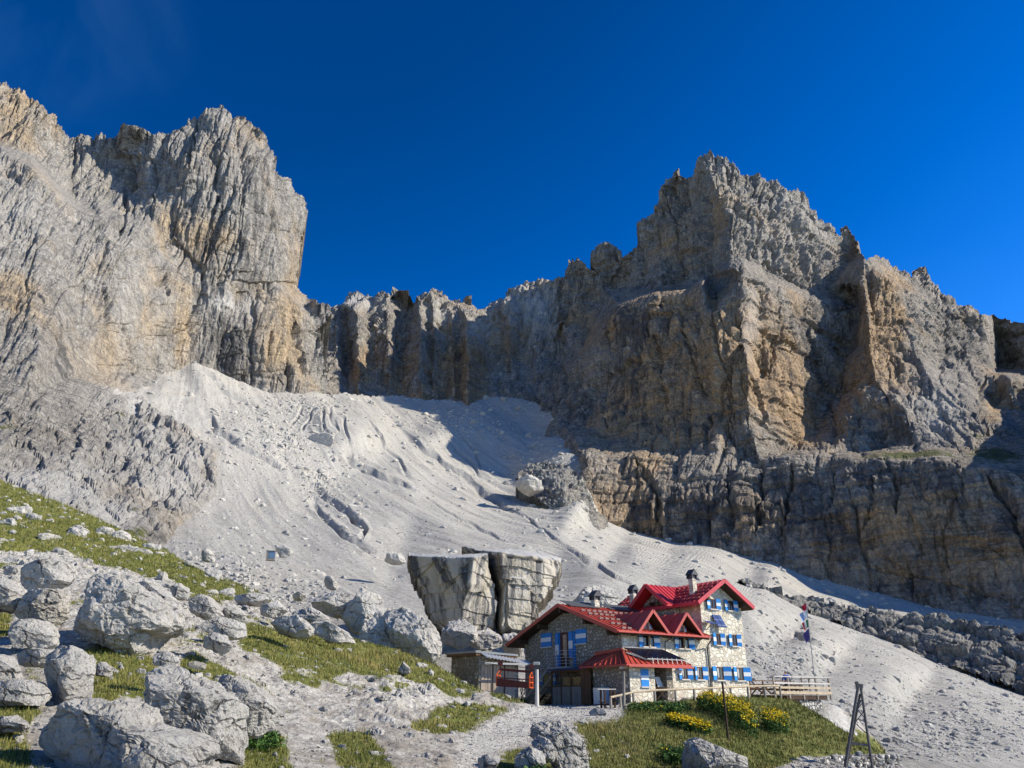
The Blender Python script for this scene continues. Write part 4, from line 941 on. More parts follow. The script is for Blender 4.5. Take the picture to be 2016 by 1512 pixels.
BL = [
 ([(158, 1132), (180, 1125), (222, 1133), (257, 1154), (295, 1178), (323, 1199), (325, 1232), (305, 1243), (278, 1246), (262, 1262), (257, 1280), (238, 1290), (213, 1281), (195, 1268), (160, 1262), (137, 1240), (131, 1206), (139, 1171)], 27, 2.0, 'tall tilted pale boulder with a dark cavity at its left side', 6),
 ([(243, 1138), (288, 1140), (312, 1161), (337, 1182), (353, 1189), (349, 1210), (323, 1215), (290, 1200), (250, 1170)], 30, 1.2, 'long low boulder lying behind the tall tilted boulder', 5),
 ([(240, 1345), (257, 1328), (285, 1321), (295, 1303), (323, 1305), (347, 1324), (382, 1345), (434, 1373), (465, 1401), (478, 1425), (471, 1449), (475, 1484), (462, 1510), (424, 1503), (380, 1489), (360, 1468), (310, 1452), (268, 1428), (240, 1400)], 17, 1.3, 'largest blue-grey boulder in the foreground with a moss tuft on top', 6),
 ([(385, 1342), (410, 1327), (451, 1330), (486, 1354), (514, 1380), (543, 1415), (523, 1438), (493, 1452), (465, 1450), (430, 1420), (395, 1380)], 18.8, 1.0, 'smooth cream boulder leaning behind the largest blue-grey boulder', 6),
 ([(42, 1437), (69, 1415), (104, 1397), (139, 1376), (174, 1372), (215, 1382), (250, 1403), (260, 1426), (300, 1440), (347, 1449), (378, 1467), (402, 1498), (405, 1545), (226, 1550), (104, 1530), (66, 1490), (42, 1467)], 14, 1.2, 'broad flat slab boulder at the bottom left corner', 6),
 ([(238, 1508), (262, 1477), (284, 1452), (301, 1466), (332, 1480), (367, 1497), (398, 1540), (235, 1545)], 12.9, .5, 'pointed small rock in front of the broad slab, cut by the bottom edge', 5),
 ([(66, 1345), (69, 1326), (83, 1293), (101, 1271), (122, 1264), (147, 1275), (164, 1290), (160, 1314), (166, 1338), (153, 1371), (122, 1390), (87, 1378)], 19, .9, 'knobbly upright boulder above the broad slab at left', 5),
 ([(15, 1222), (45, 1216), (76, 1223), (91, 1244), (95, 1267), (69, 1280), (35, 1277), (15, 1257)], 25, .8, 'rounded boulder with a dark hollow beneath, near the left edge', 5),
 ([(15, 1191), (52, 1165), (87, 1157), (117, 1160), (105, 1206), (83, 1230), (45, 1224), (18, 1208)], 29, 1.1, 'grey blocky boulder between the tilted boulder and the left edge', 5),
 ([(8, 1139), (31, 1112), (69, 1101), (97, 1094), (119, 1108), (125, 1142), (94, 1162), (62, 1168), (36, 1172), (18, 1158)], 36, 1.8, 'uppermost big boulder at left with long cracks', 5),
 ([(-40, 1128), (0, 1136), (21, 1153), (32, 1178), (16, 1200), (-40, 1200)], 29, 1.2, 'pale boulder cut by the left edge beside the grey blocky boulder', 5),
 ([(-40, 1342), (20, 1337), (52, 1341), (75, 1362), (66, 1388), (-40, 1392)], 18, .6, 'low pale rock at the left edge above the grass', 5),
 ([(-40, 1285), (0, 1290), (22, 1318), (20, 1345), (-40, 1350)], 20, .6, 'narrow rock standing at the left edge', 4),
 ([(-30, 1415), (10, 1410), (48, 1428), (40, 1440), (-30, 1444)], 15.5, .4, 'thin flat stone on the grass at the left edge', 4),
 ([(20, 1288), (60, 1276), (110, 1280), (100, 1300), (60, 1312), (25, 1312)], 21, .7, 'rough rock wedged below the rounded boulder at left', 4),
 ([(372, 1205), (374, 1178), (396, 1169), (413, 1178), (428, 1208), (403, 1221)], 33, .9, 'pyramid-shaped boulder at the lower edge of the upper meadow', 5),
 ([(326, 1154), (347, 1146), (369, 1165), (362, 1179), (333, 1176)], 38, .8, 'small rounded boulder at the meadow edge above the long low boulder', 4),
 ([(396, 1251), (413, 1243), (437, 1250), (454, 1276), (431, 1290), (398, 1272)], 27, .6, 'squat wedge of white rock on gravel below the pyramid boulder', 4),
 ([(397, 1226), (434, 1212), (473, 1226), (481, 1250), (434, 1256), (397, 1240)], 29, .9, 'low broken boulder just above the squat wedge', 5),
 ([(429, 1204), (458, 1191), (478, 1206), (472, 1222), (440, 1220)], 34, .7, 'small block behind the low broken boulder', 4),
 ([(453, 1169), (514, 1167), (526, 1178), (503, 1191), (460, 1186)], 52, 1.3, 'flat-topped slab at the tip of the upper meadow', 4),
 ([(508, 1189), (542, 1181), (557, 1199), (535, 1216), (508, 1208)], 46, 1.0, 'angular block right of the flat-topped slab', 4),
 ([(529, 1225), (549, 1212), (583, 1212), (610, 1234), (606, 1254), (569, 1255), (536, 1243)], 40, 1.0, 'cracked boulder with a shaded left end on the grass tongue', 5),
 ([(567, 1200), (611, 1194), (648, 1217), (644, 1233), (590, 1227)], 46, 1.1, 'low boulder behind the cracked boulder', 4),
 ([(609, 1226), (642, 1222), (679, 1243), (698, 1264), (642, 1263), (613, 1243)], 45, 1.0, 'row-end boulder half sunk in dry grass', 4),
 ([(297, 1287), (323, 1281), (346, 1293), (342, 1314), (304, 1311)], 22, .4, 'small crumbly rock above the largest blue-grey boulder', 4),
 ([(176, 1315), (194, 1302), (213, 1314), (209, 1331), (186, 1331)], 22, .35, 'single small stone on the green patch below the tilted boulder', 4),
 ([(206, 1078), (250, 1072), (292, 1080), (287, 1094), (213, 1093)], 78, 1.6, 'flat stone ledge in the middle of the upper meadow', 4),
 ([(393, 1095), (397, 1080), (408, 1078), (418, 1092), (420, 1108), (398, 1104)], 86, .9, 'dark upright rock at the crest of the meadow', 4),
 ([(607, 1178), (640, 1165), (695, 1168), (724, 1180), (705, 1203), (660, 1214), (612, 1198)], 62, 2.0, 'long layered slab at the left end of the boulder heap', 5),
 ([(662, 1218), (680, 1190), (710, 1158), (740, 1164), (757, 1195), (742, 1234), (700, 1245), (668, 1236)], 60, 1.9, 'steep pointed boulder in the middle of the boulder heap', 5),
 ([(706, 1258), (718, 1225), (745, 1199), (762, 1215), (792, 1262), (806, 1300), (760, 1297), (716, 1281)], 57, 1.7, 'split boulder with a dark underside above the dry grass', 5),
 ([(752, 1203), (790, 1193), (842, 1219), (867, 1250), (872, 1290), (852, 1311), (806, 1304), (770, 1262)], 56.5, 2.0, 'big boulder right of the split boulder, nearest the stone shed', 5),
 ([(870, 1238), (884, 1222), (905, 1215), (935, 1232), (942, 1262), (905, 1276), (868, 1266)], 66, 1.8, 'grey fluted boulder between the split block and the hut', 5),
 ([(930, 1245), (960, 1236), (985, 1250), (990, 1270), (950, 1280), (925, 1270)], 68, 1.3, 'round boulder behind the flat roof of the stone shed', 4),
 ([(985, 1250), (1012, 1244), (1032, 1262), (1030, 1292), (990, 1290)], 72, 1.6, 'pale boulder just left of the hut eave', 4),
 ([(1118, 1196), (1150, 1160), (1186, 1142), (1216, 1155), (1246, 1178), (1240, 1230), (1130, 1230)], 90, 3.6, 'grey boulder rising behind the hut roof', 5),
 ([(634, 1158), (636, 1136), (650, 1131), (664, 1150), (662, 1162)], 100, .9, 'small upright stone standing on the scree left of the boulder heap', 4),
 ([(753, 1102), (768, 1083), (788, 1088), (802, 1106), (770, 1108)], 150, 2.2, 'pointed block lying on the scree left of the great split block', 4),
 ([(575, 1172), (586, 1163), (600, 1172), (598, 1182), (577, 1182)], 80, 1.2, 'small boulder at the foot of the scree beyond the meadow', 4),
 ([(1014, 941), (1040, 932), (1066, 944), (1071, 958), (1042, 968), (1018, 955)], 372, 9, 'big pale flat boulder lying on the upper scree by the shadow', 4),
 ([(598, 868), (606, 852), (618, 850), (630, 856), (640, 850), (658, 856), (656, 880), (640, 892), (616, 884)], 436, 8, 'fluted grey rock stump sticking out of the upper scree', 5),
 ([(1050, 1424), (1082, 1417), (1119, 1433), (1148, 1461), (1170, 1540), (1110, 1545), (1075, 1480), (1043, 1450)], 23, 1.1, 'ribbed white rock outcrop beside the path at the bottom', 6),
 ([(1043, 1450), (1056, 1445), (1080, 1457), (1096, 1478), (1091, 1500), (1070, 1502), (1050, 1470)], 22.2, .4, 'smooth grey stone at the foot of the ribbed outcrop', 5),
 ([(1012, 1489), (1042, 1470), (1072, 1480), (1080, 1500), (1045, 1530), (1012, 1530)], 21.5, .4, 'low pale stone left below the ribbed outcrop', 4),
 ([(934, 1500), (953, 1487), (973, 1485), (986, 1494), (972, 1520), (936, 1520)], 21.5, .35, 'dark-hollowed stone at the bottom edge beside the path', 4),
 ([(1360, 1463), (1380, 1453), (1412, 1470), (1450, 1484), (1478, 1493), (1482, 1540), (1355, 1540), (1355, 1500)], 25, 1.0, 'jagged white rock in the lower right meadow', 6),
 ([(783, 1320), (792, 1301), (808, 1318), (808, 1330), (788, 1326)], 45, .5, 'white cone-shaped stone in the dry grass below the boulder heap', 4),
 ([(540, 1080), (560, 1072), (580, 1086), (570, 1098), (545, 1096)], 128, .8, 'low stone beside the tiny blue-fronted cabin on the scree', 3),
 ([(718, 1443), (735, 1428), (752, 1438), (760, 1462), (740, 1468), (722, 1460)], 26, .4, 'grey stone at the left side of the gravel path', 4),
 ([(1160, 1400), (1178, 1392), (1195, 1402), (1192, 1416), (1165, 1414)], 42, .4, 'white stone at the top of the bank by the fence end', 4),
]
for i, (poly, D, th, lab, sub) in enumerate(BL):
    boulder(poly, D, th, lab, 100 + i * 7, sub, rough=.066 if sub > 4 else .08)

# the great split block ----------------------------------------------------------
t = NT('split_block_rock')
g = t.noise((.55, .55, .3), 8, .7)
c = t.ramp(g, [(.3, (.34, .30, .245)), (.5, (.47, .425, .35)), (.7, (.56, .52, .45))])
c = t.mix(t.mth('MULTIPLY', t.mth('SUBTRACT', t.noise((.28, .28, .16), 5, .6), .45), 3, True), c, (.42, .36, .26))
sp = t.n('ShaderNodeSeparateXYZ'); t.l(t.co, sp.inputs[0])
hi = t.mth('MULTIPLY', t.mth('ADD', sp.outputs['Z'], 3.5), .075, True)
stx = t.mth('ADD', t.noise((.55, .55, .05), 7, .7, .3), t.mth('MULTIPLY', hi, .10))
c = t.mix(t.mth('MULTIPLY', t.mth('SUBTRACT', stx, .568), 9, True), c, t.ramp(g, [(.3, (.05, .05, .055)), (.7, (.15, .145, .14))]))
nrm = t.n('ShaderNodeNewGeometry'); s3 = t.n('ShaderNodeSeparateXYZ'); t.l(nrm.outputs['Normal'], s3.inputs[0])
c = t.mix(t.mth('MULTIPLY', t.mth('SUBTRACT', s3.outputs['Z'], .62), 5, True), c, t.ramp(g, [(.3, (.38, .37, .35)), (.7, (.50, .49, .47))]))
t.col(c); t.bump(t.mth('ADD', g, t.noise((2.5, 2.5, 1.2), 6, .7)), .30, .9)
M_SPLIT = t.m
def split_block(poly, D, plan, label, seed):
    """a prism whose outline in elevation is poly; plan: offsets in depth at the fraction across the width"""
    xs = [p[0] for p in poly]; ys = [p[1] for p in poly]
    return None
T1 = [(803, 1087), (830, 1090), (905, 1092), (961, 1088), (962, 1111), (965, 1138), (975, 1150), (976, 1178), (972, 1232), (954, 1240), (902, 1242), (867, 1238), (847, 1226), (838, 1199), (829, 1165), (817, 1137), (806, 1106)]
T2 = [(905, 1074), (960, 1082), (1000, 1080), (1060, 1086), (1106, 1099), (1104, 1112), (1098, 1133), (1090, 1158), (1066, 1189), (1058, 1225), (1040, 1238), (980, 1240), (971, 1225), (980, 1165), (966, 1140), (960, 1110), (940, 1096)]
def block_relief(name, poly, ctrl, chains, top_back, label, seed):
    def dsp(x, y, z, X, Y, D):
        f1_, f2_, cid = worley(x / 2.6, z / 6, seed=seed)
        dd = (cid - .5) * .9 + .6 * fbm(x / 3, y / 3, z / 5, 5, seed + 1, .6)
        h1_, h2_, ci = worley(x / 1.4, z / 1.1, seed=seed + 2)
        dd = dd + (ci - .5) * .35 + .25 * ((z / 1.6 + .5 * vnoise(x / 5, 0, z, 3)) % 1.0) 
        return dd, 0, {'ochre': 0 * X}
    o = relief(name, poly, ctrl, chains, dsp, M_SPLIT, step=1.0, warp=(1.6, .8), back=11, soft=1, drop=.0, seed=seed)
    tag(o, label, 'boulder')
    return o
block_relief('great_boulder', T1, [(803, 1087, 88), (820, 1140, 90), (838, 1199, 91.5), (850, 1230, 92), (900, 1240, 89)],
             [[(803, 1086, 93), (905, 1078, 99), (961, 1085, 97)], [(805, 1094, 89.5), (870, 1098, 84), (935, 1096, 81), (962, 1090, 85)], [(935, 1096, 81), (925, 1150, 82), (912, 1190, 84), (908, 1235, 85)],
              [(962, 1100, 86), (974, 1150, 89), (972, 1230, 91)], [(870, 1098, 84), (862, 1150, 87), (866, 1225, 89)]], 0, 'left half of the great split block, overhanging and streaked black', 401)
block_relief('great_boulder', T2, [(905, 1074, 103), (1060, 1225, 93), (1098, 1133, 94)],
             [[(905, 1072, 101), (960, 1079, 99), (1000, 1076, 102), (1106, 1097, 103)], [(962, 1086, 91), (985, 1088, 88), (1050, 1092, 90), (1104, 1104, 98)], [(985, 1088, 88), (990, 1150, 89), (984, 1230, 89.5)],
              [(962, 1110, 95), (972, 1160, 97), (974, 1225, 98)], [(1070, 1100, 91.5), (1075, 1150, 92), (1050, 1220, 92)]], 0, 'right half of the great split block, with ochre foot and overhanging right side', 411)

# loose stones -----------------------------------------------------------------
rng = np.random.default_rng(5)
PROTO = []
for k in range(6):
    v, f = ICO[3]
    P = rock_co(v, (1.0, .8 + .1 * (k % 3), .62 + .08 * (k % 4)), 700 + k * 9, 12, .10)
    me = np_mesh('stone', P, f, M_BOULD); PROTO.append(me)
def put_stone(k, x, y, z, s, label, group, first=[]):
    src = PROTO[k % 6]
    if src.get('used'):
        o = src.copy(); COL.objects.link(o)
    else:
        o = src; src['used'] = 1
    o.location = (x, y, z); o.scale = (s, s * rng.uniform(.7, 1.1), s * rng.uniform(.7, 1.15))
    o.rotation_euler = (rng.uniform(-.3, .3), rng.uniform(-.3, .3), rng.uniform(0, 6.28))
    o.name = 'stone'
    tag(o, label, 'stone', group)
    return o
def stone_mesh(name, pts, sub, label, seed):
    """pts: (n,4) x, y, z, size -> one mesh of small stones"""
    v, f = ICO[sub]
    r = np.random.default_rng(seed)
    n, m = len(pts), len(v)
    var = [rock_co(v, (1, .85, .65), seed + q, 8, .16) for q in range(12)]
    A = np.stack([var[i % 12] for i in range(n)])
    a = r.uniform(0, 6.28, n); ca, sa = np.cos(a), np.sin(a)
    sc = np.stack([r.uniform(.7, 1.3, n), r.uniform(.6, 1.1, n), r.uniform(.6, 1.2, n)], 1)[:, None, :] * pts[:, 3][:, None, None]
    A = A * sc
    x = A[..., 0] * ca[:, None] - A[..., 1] * sa[:, None]; y = A[..., 0] * sa[:, None] + A[..., 1] * ca[:, None]
    co = np.stack([x + pts[:, 0:1], y + pts[:, 1:2], A[..., 2] + pts[:, 2:3]], 2).reshape(-1, 3)
    F = (f[None] + (np.arange(n) * m)[:, None, None]).reshape(-1, 3)
    o = np_mesh(name, co, F, M_BOULD)
    tag(o, label, 'stones', kind='stuff')
    return o
# on the scree
gx_, gy_, sx_, sy_, sz_, sM = GRID['scree_slope']
XX_, YY_ = np.meshgrid(gx_, gy_)
wgt = (.25 + 3 * blobs(XX_, YY_, [(530, 850, 90, 50, 1), (640, 960, 60, 40, .8), (600, 800, 80, 20, .9), (430, 1130, 90, 30, 1), (1530, 1310, 80, 50, .9), (1880, 1440, 150, 60, .9), (900, 830, 90, 30, .6), (1080, 950, 60, 60, .7), (560, 1180, 80, 30, 1), (1660, 1400, 80, 30, .9), (480, 1150, 60, 20, 1)])) * sM * (YY_ < 1500)
wgt = wgt * (sx_ ** 2 + sy_ ** 2 > 60 ** 2)
cdf = np.cumsum(wgt.ravel()); cdf /= cdf[-1]
pick = np.searchsorted(cdf, rng.uniform(0, 1, 46000))
xs_, ys_, zs_ = sx_.ravel()[pick], sy_.ravel()[pick], sz_.ravel()[pick]
siz = ys_ / 1500.0 * (.55 + 1.0 * rng.pareto(2.1, len(pick)).clip(0, 8))          # in metres; the far ones have to be big to be seen at all
order = np.argsort(-siz / ys_)
for n_, i in enumerate(order[:200]):
    put_stone(n_, xs_[i], ys_[i], zs_[i] - .1 * siz[i], min(siz[i] * 1.0, 4.0), 'pale loose block of limestone lying on the open scree slope', 'loose blocks on the scree')
rest = order[200:]
stone_mesh('scree_stones', np.stack([xs_[rest], ys_[rest], zs_[rest], np.minimum(siz[rest], 2.2)], 1), 1, 'small stones strewn over the scree slope', 801)
# on the near ground: sizes by the square-root law, thinner in the grass
wg = (gpX > -60) & (gpX < 2080) & (gpY < 1560) & (gpY > 930)
wt = (wg * (1.0 - .75 * np.clip(inLW * 1.3, 0, 1)) * (1 - .45 * np.clip(grass, 0, 1)) * (1 - .8 * plat) * (1 - .97 * path) * ((gpX < 1250) + 6.0 * ((gpX > 1560) & (gpX < 1780) & (gpY > 1370) & (inLW < .3)))).ravel()
cdf = np.cumsum(wt); cdf /= cdf[-1]
pick = np.searchsorted(cdf, rng.uniform(0, 1, 20000))
xs_, ys_ = GX.ravel()[pick] * rng.uniform(.998, 1.002, len(pick)), GY.ravel()[pick]
siz = (.006 + .013 * rng.pareto(2.2, len(pick)).clip(0, 8)) * ys_ / 9.0 * np.where(gpX.ravel()[pick] > 520, .6, 1.0)
zs_ = gz(xs_, ys_)
order = np.argsort(-siz / ys_)
for n_, i in enumerate(order[:90]):
    put_stone(n_, xs_[i], ys_[i], zs_[i], min(siz[i], 1.1), 'loose white stone lying on the near slope of grass and gravel', 'loose stones on the near slope')
rest = order[90:]
stone_mesh('loose_stones', np.stack([xs_[rest], ys_[rest], zs_[rest], np.minimum(siz[rest], .5)], 1), 2, 'small white stones strewn over the near slope', 821)
# gravel of the path
pick = np.where((path.ravel() > .4) & wg.ravel() & (gpY.ravel() > 1388))[0]
pick = rng.choice(pick, 5000)
xs_, ys_ = GX.ravel()[pick] + rng.uniform(-.1, .1, 5000), GY.ravel()[pick] + rng.uniform(-.1, .1, 5000)
stone_mesh('gravel', np.stack([xs_, ys_, gz(xs_, ys_), rng.uniform(.02, .055, 5000) * ys_ / 30], 1), 1, 'gravel on the footpath', 831)

# ------------------------------------------------------------------ grass
def blades(name, x, y, z, h, w, n, mat, seed, label, cat='grass', bend=.6, vary=None):
    r = np.random.default_rng(seed)
    N = len(x)
    a = r.uniform(0, 6.28, (N, n)); le = r.uniform(.1, bend, (N, n)); hh_ = h[:, None] * r.uniform(.55, 1.15, (N, n))
    bx = x[:, None] + r.normal(0, .35, (N, n)) * h[:, None]; by = y[:, None] + r.normal(0, .35, (N, n)) * h[:, None]
    tx = bx + np.cos(a) * le * hh_; ty = by + np.sin(a) * le * hh_
    wx, wy = -np.sin(a) * w[:, None], np.cos(a) * w[:, None]
    zb = z[:, None] + 0 * a - .02
    co = np.stack([np.stack([bx - wx, by - wy, zb], -1), np.stack([bx + wx, by + wy, zb], -1), np.stack([tx, ty, zb + hh_], -1)], 2).reshape(-1, 3)
    F = np.arange(len(co)).reshape(-1, 3)
    tone = np.repeat(r.uniform(0, 1, (N, n)).ravel() * .5 + np.repeat((vary if vary is not None else r.uniform(0, 1, N)), n) * .5, 3)
    o = np_mesh(name, co, F, mat, {'tone': tone})
    tag(o, label, cat, kind='stuff')
    return o
t = NT('grass_blades', .8, .1)
t.col(t.ramp(t.attr('tone'), [(0, (.05, .068, .016)), (.35, (.12, .132, .032)), (.62, (.215, .20, .055)), (.82, (.32, .25, .09)), (1, (.44, .33, .15))]))
t.b.inputs['Subsurface Weight'].default_value = 0
M_GRASS = t.m
tonemap = np.clip(.42 + .65 * fbm(GX / 5, GY / 5, .3, 4, 340, .6) + .5 * dry + .45 * blobs(gpX, gpY, [(760, 1295, 110, 22, 1.0), (560, 1270, 60, 20, .3), (0, 1220, 40, 30, .9), (850, 1430, 50, 18, .7), (1080, 1395, 60, 10, .5)]) - .25 * blobs(gpX, gpY, [(510, 1480, 40, 40, 1), (1230, 1395, 80, 14, .8)]), 0, 1)
wt = (np.clip(grass - .35, 0, 1) ** .7 * wg).ravel()
cdf = np.cumsum(wt); cdf /= cdf[-1]
pick = np.searchsorted(cdf, rng.uniform(0, 1, 52000))
xs_ = GX.ravel()[pick] * rng.uniform(.998, 1.002, len(pick)); ys_ = GY.ravel()[pick] * rng.uniform(.996, 1.004, len(pick))
hts = (.05 + .0026 * ys_) * rng.uniform(.6, 1.5, len(pick)) * (1 + .8 * (tonemap.ravel()[pick] > .75))
blades('grass', xs_, ys_, gz(xs_, ys_), hts, .004 + .00035 * ys_ * rng.uniform(.8, 1.3, len(pick)), 4, M_GRASS, 9, 'short mountain grass on the slopes around the hut', vary=tonemap.ravel()[pick])
# ------------------------------------------------------------------ mesh builder for made things
class MB:
    def __init__(s): s.v = []; s.f = []
    def add(s, vs_, fs): 
        n = len(s.v); s.v += [tuple(v) for v in vs_]; s.f += [tuple(n + i for i in f) for f in fs]; return s
    def box(s, x0, x1, y0, y1, z0, z1):
        return s.add([(x0, y0, z0), (x1, y0, z0), (x1, y1, z0), (x0, y1, z0), (x0, y0, z1), (x1, y0, z1), (x1, y1, z1), (x0, y1, z1)],
                     [(0, 3, 2, 1), (4, 5, 6, 7), (0, 1, 5, 4), (1, 2, 6, 5), (2, 3, 7, 6), (3, 0, 4, 7)])
    def prism(s, top, d):
        """polygon top (3-D points) swept by the vector d"""
        n = len(top); d = Vector(d)
        return s.add([Vector(p) for p in top] + [Vector(p) + d for p in top],
                     [tuple(range(n)), tuple(range(2 * n - 1, n - 1, -1))] + [(i, n + i, n + (i + 1) % n, (i + 1) % n) for i in range(n)])
    def beam(s, a, b, w, h, up=(0, 0, 1)):
        a, b = Vector(a), Vector(b); d = (b - a).normalized(); up = Vector(up)
        x = d.cross(up)
        if x.length < 1e-4: x = d.cross(Vector((0, 1, 0)))
        x.normalize(); y = x.cross(d).normalized(); x *= w / 2; y *= h / 2
        return s.add([a - x - y, a + x - y, a + x + y, a - x + y, b - x - y, b + x - y, b + x + y, b - x + y],
                     [(0, 3, 2, 1), (4, 5, 6, 7), (0, 1, 5, 4), (1, 2, 6, 5), (2, 3, 7, 6), (3, 0, 4, 7)])
    def tube(s, pts, r, n=8, r2=None):
        pts = [Vector(p) for p in pts]; base = len(s.v); m = len(pts)
        for i, p in enumerate(pts):
            d = (pts[min(i + 1, m - 1)] - pts[max(i - 1, 0)]).normalized()
            x = d.cross(Vector((0, 0, 1)))
            if x.length < 1e-3: x = Vector((1, 0, 0))
            x.normalize(); y = x.cross(d).normalized()
            rr_ = r if r2 is None else r + (r2 - r) * i / (m - 1)
            for k in range(n):
                a = 2 * PI * k / n; s.v.append(tuple(p + x * math.cos(a) * rr_ + y * math.sin(a) * rr_))
        for i in range(m - 1):
            for k in range(n):
                s.f.append((base + i * n + k, base + i * n + (k + 1) % n, base + (i + 1) * n + (k + 1) % n, base + (i + 1) * n + k))
        s.f.append(tuple(base + k for k in range(n))[::-1]); s.f.append(tuple(base + (m - 1) * n + k for k in range(n)))
        return s
    def build(s, name, mat, parent=None, bevel=0, smooth=False):
        me = bpy.data.meshes.new(name); me.from_pydata(s.v, [], s.f); me.update()
        bm = bmesh.new(); bm.from_mesh(me); bmesh.ops.recalc_face_normals(bm, faces=bm.faces)
        if bevel: bmesh.ops.bevel(bm, geom=[e for e in bm.edges], offset=bevel, segments=1, affect='EDGES', clamp_overlap=True)
        bm.to_mesh(me); bm.free()
        if smooth:
            for p in me.polygons: p.use_smooth = True
        return link(name, me, mat, parent)
def empty(name, loc, rz=0, label=None, cat=None, group=None):
    o = bpy.data.objects.new(name, None); COL.objects.link(o); o.location = loc; o.rotation_euler = (0, 0, rz)
    return tag(o, label, cat, group)
def copy_tree(o, parent=None):
    c = o.copy(); COL.objects.link(c)
    if parent is not None: c.parent = parent
    for ch in list(o.children): copy_tree(ch, c)
    return c

# ------------------------------------------------------------------ materials
def m_plain(name, c, rough=.6, spec=.3, var=.12, sc=3.0, metal=0, bump=0):
    t = NT(name, rough, spec)
    n = t.noise((sc, sc, sc), 6, .65)
    t.col(t.ramp(n, [(.3, tuple(q * (1 - var * 1.6) for q in c)), (.7, tuple(min(1, q * (1 + var)) for q in c))]))
    t.b.inputs['Metallic'].default_value = metal
    if bump: t.bump(n, bump, .7)
    return t.m
def m_masonry(name, stones, mortar, size, gap=.05, mottle=.35):
    t = NT(name, .92, .15)
    mp_ = t.n('ShaderNodeMapping'); mp_.inputs['Scale'].default_value = (1 / size, 1 / size, 1.35 / size); t.l(t.co, mp_.inputs['Vector'])
    nz_ = t.n('ShaderNodeTexNoise'); nz_.inputs['Scale'].default_value = 2.2 / size; nz_.inputs['Detail'].default_value = 3; t.l(t.co, nz_.inputs['Vector'])
    ad = t.n('ShaderNodeVectorMath', operation='SCALE'); t.l(nz_.outputs['Color'], ad.inputs[0]); ad.inputs['Scale'].default_value = .35
    a2 = t.n('ShaderNodeVectorMath', operation='ADD'); t.l(mp_.outputs[0], a2.inputs[0]); t.l(ad.outputs[0], a2.inputs[1])
    v1_ = t.n('ShaderNodeTexVoronoi', feature='DISTANCE_TO_EDGE'); v2_ = t.n('ShaderNodeTexVoronoi', feature='F1')
    for v_ in (v1_, v2_): v_.inputs['Scale'].default_value = 1; v_.inputs['Randomness'].default_value = .8; t.l(a2.outputs[0], v_.inputs['Vector'])
    s_ = t.n('ShaderNodeSeparateColor'); t.l(v2_.outputs['Color'], s_.inputs[0])
    st_ = t.ramp(s_.outputs[0], stones)
    st_ = t.mix(mottle, st_, t.ramp(t.noise((6, 6, 6), 6, .7), [(.3, (.12, .11, .10)), (.7, (.75, .72, .66))]), 'OVERLAY')
    e = t.mth('MULTIPLY', t.mth('SUBTRACT', v1_.outputs['Distance'], gap), 14, True)
    t.col(t.mix(e, mortar, st_))
    t.bump(t.mth('ADD', e, t.mth('MULTIPLY', t.noise((8, 8, 8), 5, .7), .5)), .05, .9)
    return t.m
M_STONE_S = m_masonry('rubble_masonry', [(0, (.25, .215, .17)), (.4, (.37, .325, .265)), (.75, (.48, .43, .36)), (1, (.62, .57, .49))], (.20, .17, .13), .34, .07)  # rounded rubble, toned darker for the walls that lie in shade
M_STONE_L = m_masonry('sunlit_masonry', [(0, (.48, .42, .33)), (.4, (.62, .56, .46)), (1, (.76, .71, .61))], (.56, .51, .41), .40, .03, .5)  # squared stone of the lit walls; the sun's brightness is put into its colour
M_STONE_D = m_masonry('dry_stone', [(0, (.34, .32, .29)), (.5, (.50, .48, .45)), (1, (.62, .60, .57))], (.09, .085, .08), .32, .09)
def m_wood(name, c, dark, rough=.8):
    t = NT(name, rough, .2)
    g_ = t.noise((9, 9, .8), 6, .7, .6)
    c_ = t.ramp(g_, [(.3, dark), (.6, c), (.8, tuple(min(1, q * 1.25) for q in c))])
    t.col(t.mix(t.mth('MULTIPLY', t.mth('SUBTRACT', t.noise((2, 2, .5), 5, .6), .5), 2.5, True), c_, tuple(q * .6 for q in c)))
    t.bump(g_, .01, .6)
    return t.m
M_WOOD_D = m_wood('dark_beam_wood', (.075, .045, .028), (.03, .018, .012))
M_WOOD_B = m_wood('brown_wood', (.17, .095, .05), (.06, .032, .018))
M_WOOD_P = m_wood('weathered_planks', (.46, .37, .29), (.20, .155, .12))
M_WOOD_G = m_wood('grey_timber', (.34, .30, .25), (.15, .13, .11))
M_WOOD_Y = m_wood('fence_rail_wood', (.52, .42, .29), (.30, .22, .14))
M_WOOD_W = m_wood('bleached_timber', (.58, .54, .49), (.38, .34, .30))
def m_red(name, c):
    t = NT(name, .46, .45)
    n_ = t.noise((.8, .8, .8), 6, .65)
    t.col(t.mix(t.mth('MULTIPLY', t.mth('SUBTRACT', t.noise((3, 3, 3), 5, .7), .52), 2, True), t.ramp(n_, [(.3, tuple(q * .8 for q in c)), (.7, tuple(q * 1.1 for q in c))]), tuple(q * .7 + .04 for q in c)))
    t.bump(n_, .01, .4)
    return t.m
M_RED = m_red('orange_red_sheet', (.45, .060, .035))
M_CRIM = m_red('crimson_sheet', (.48, .026, .034))
M_BLUE = m_plain('blue_paint', (.012, .20, .55), .5, .3, .10, 5)
M_WHITE = m_plain('white_paint', (.72, .72, .70), .55, .3, .05, 5)
M_GLASS = m_plain('dark_window_glass', (.022, .02, .022), .12, .6, .2, 2)
M_FRAME = m_wood('window_frame_wood', (.11, .045, .028), (.05, .02, .014))
M_CURT = m_plain('curtain', (.42, .44, .42), .8, .1, .2, 8)
M_SILL = m_plain('sill_stone', (.55, .52, .47), .8, .2, .1, 6)
M_STEEL = m_plain('galvanised_steel', (.36, .35, .33), .45, .5, .15, 8)
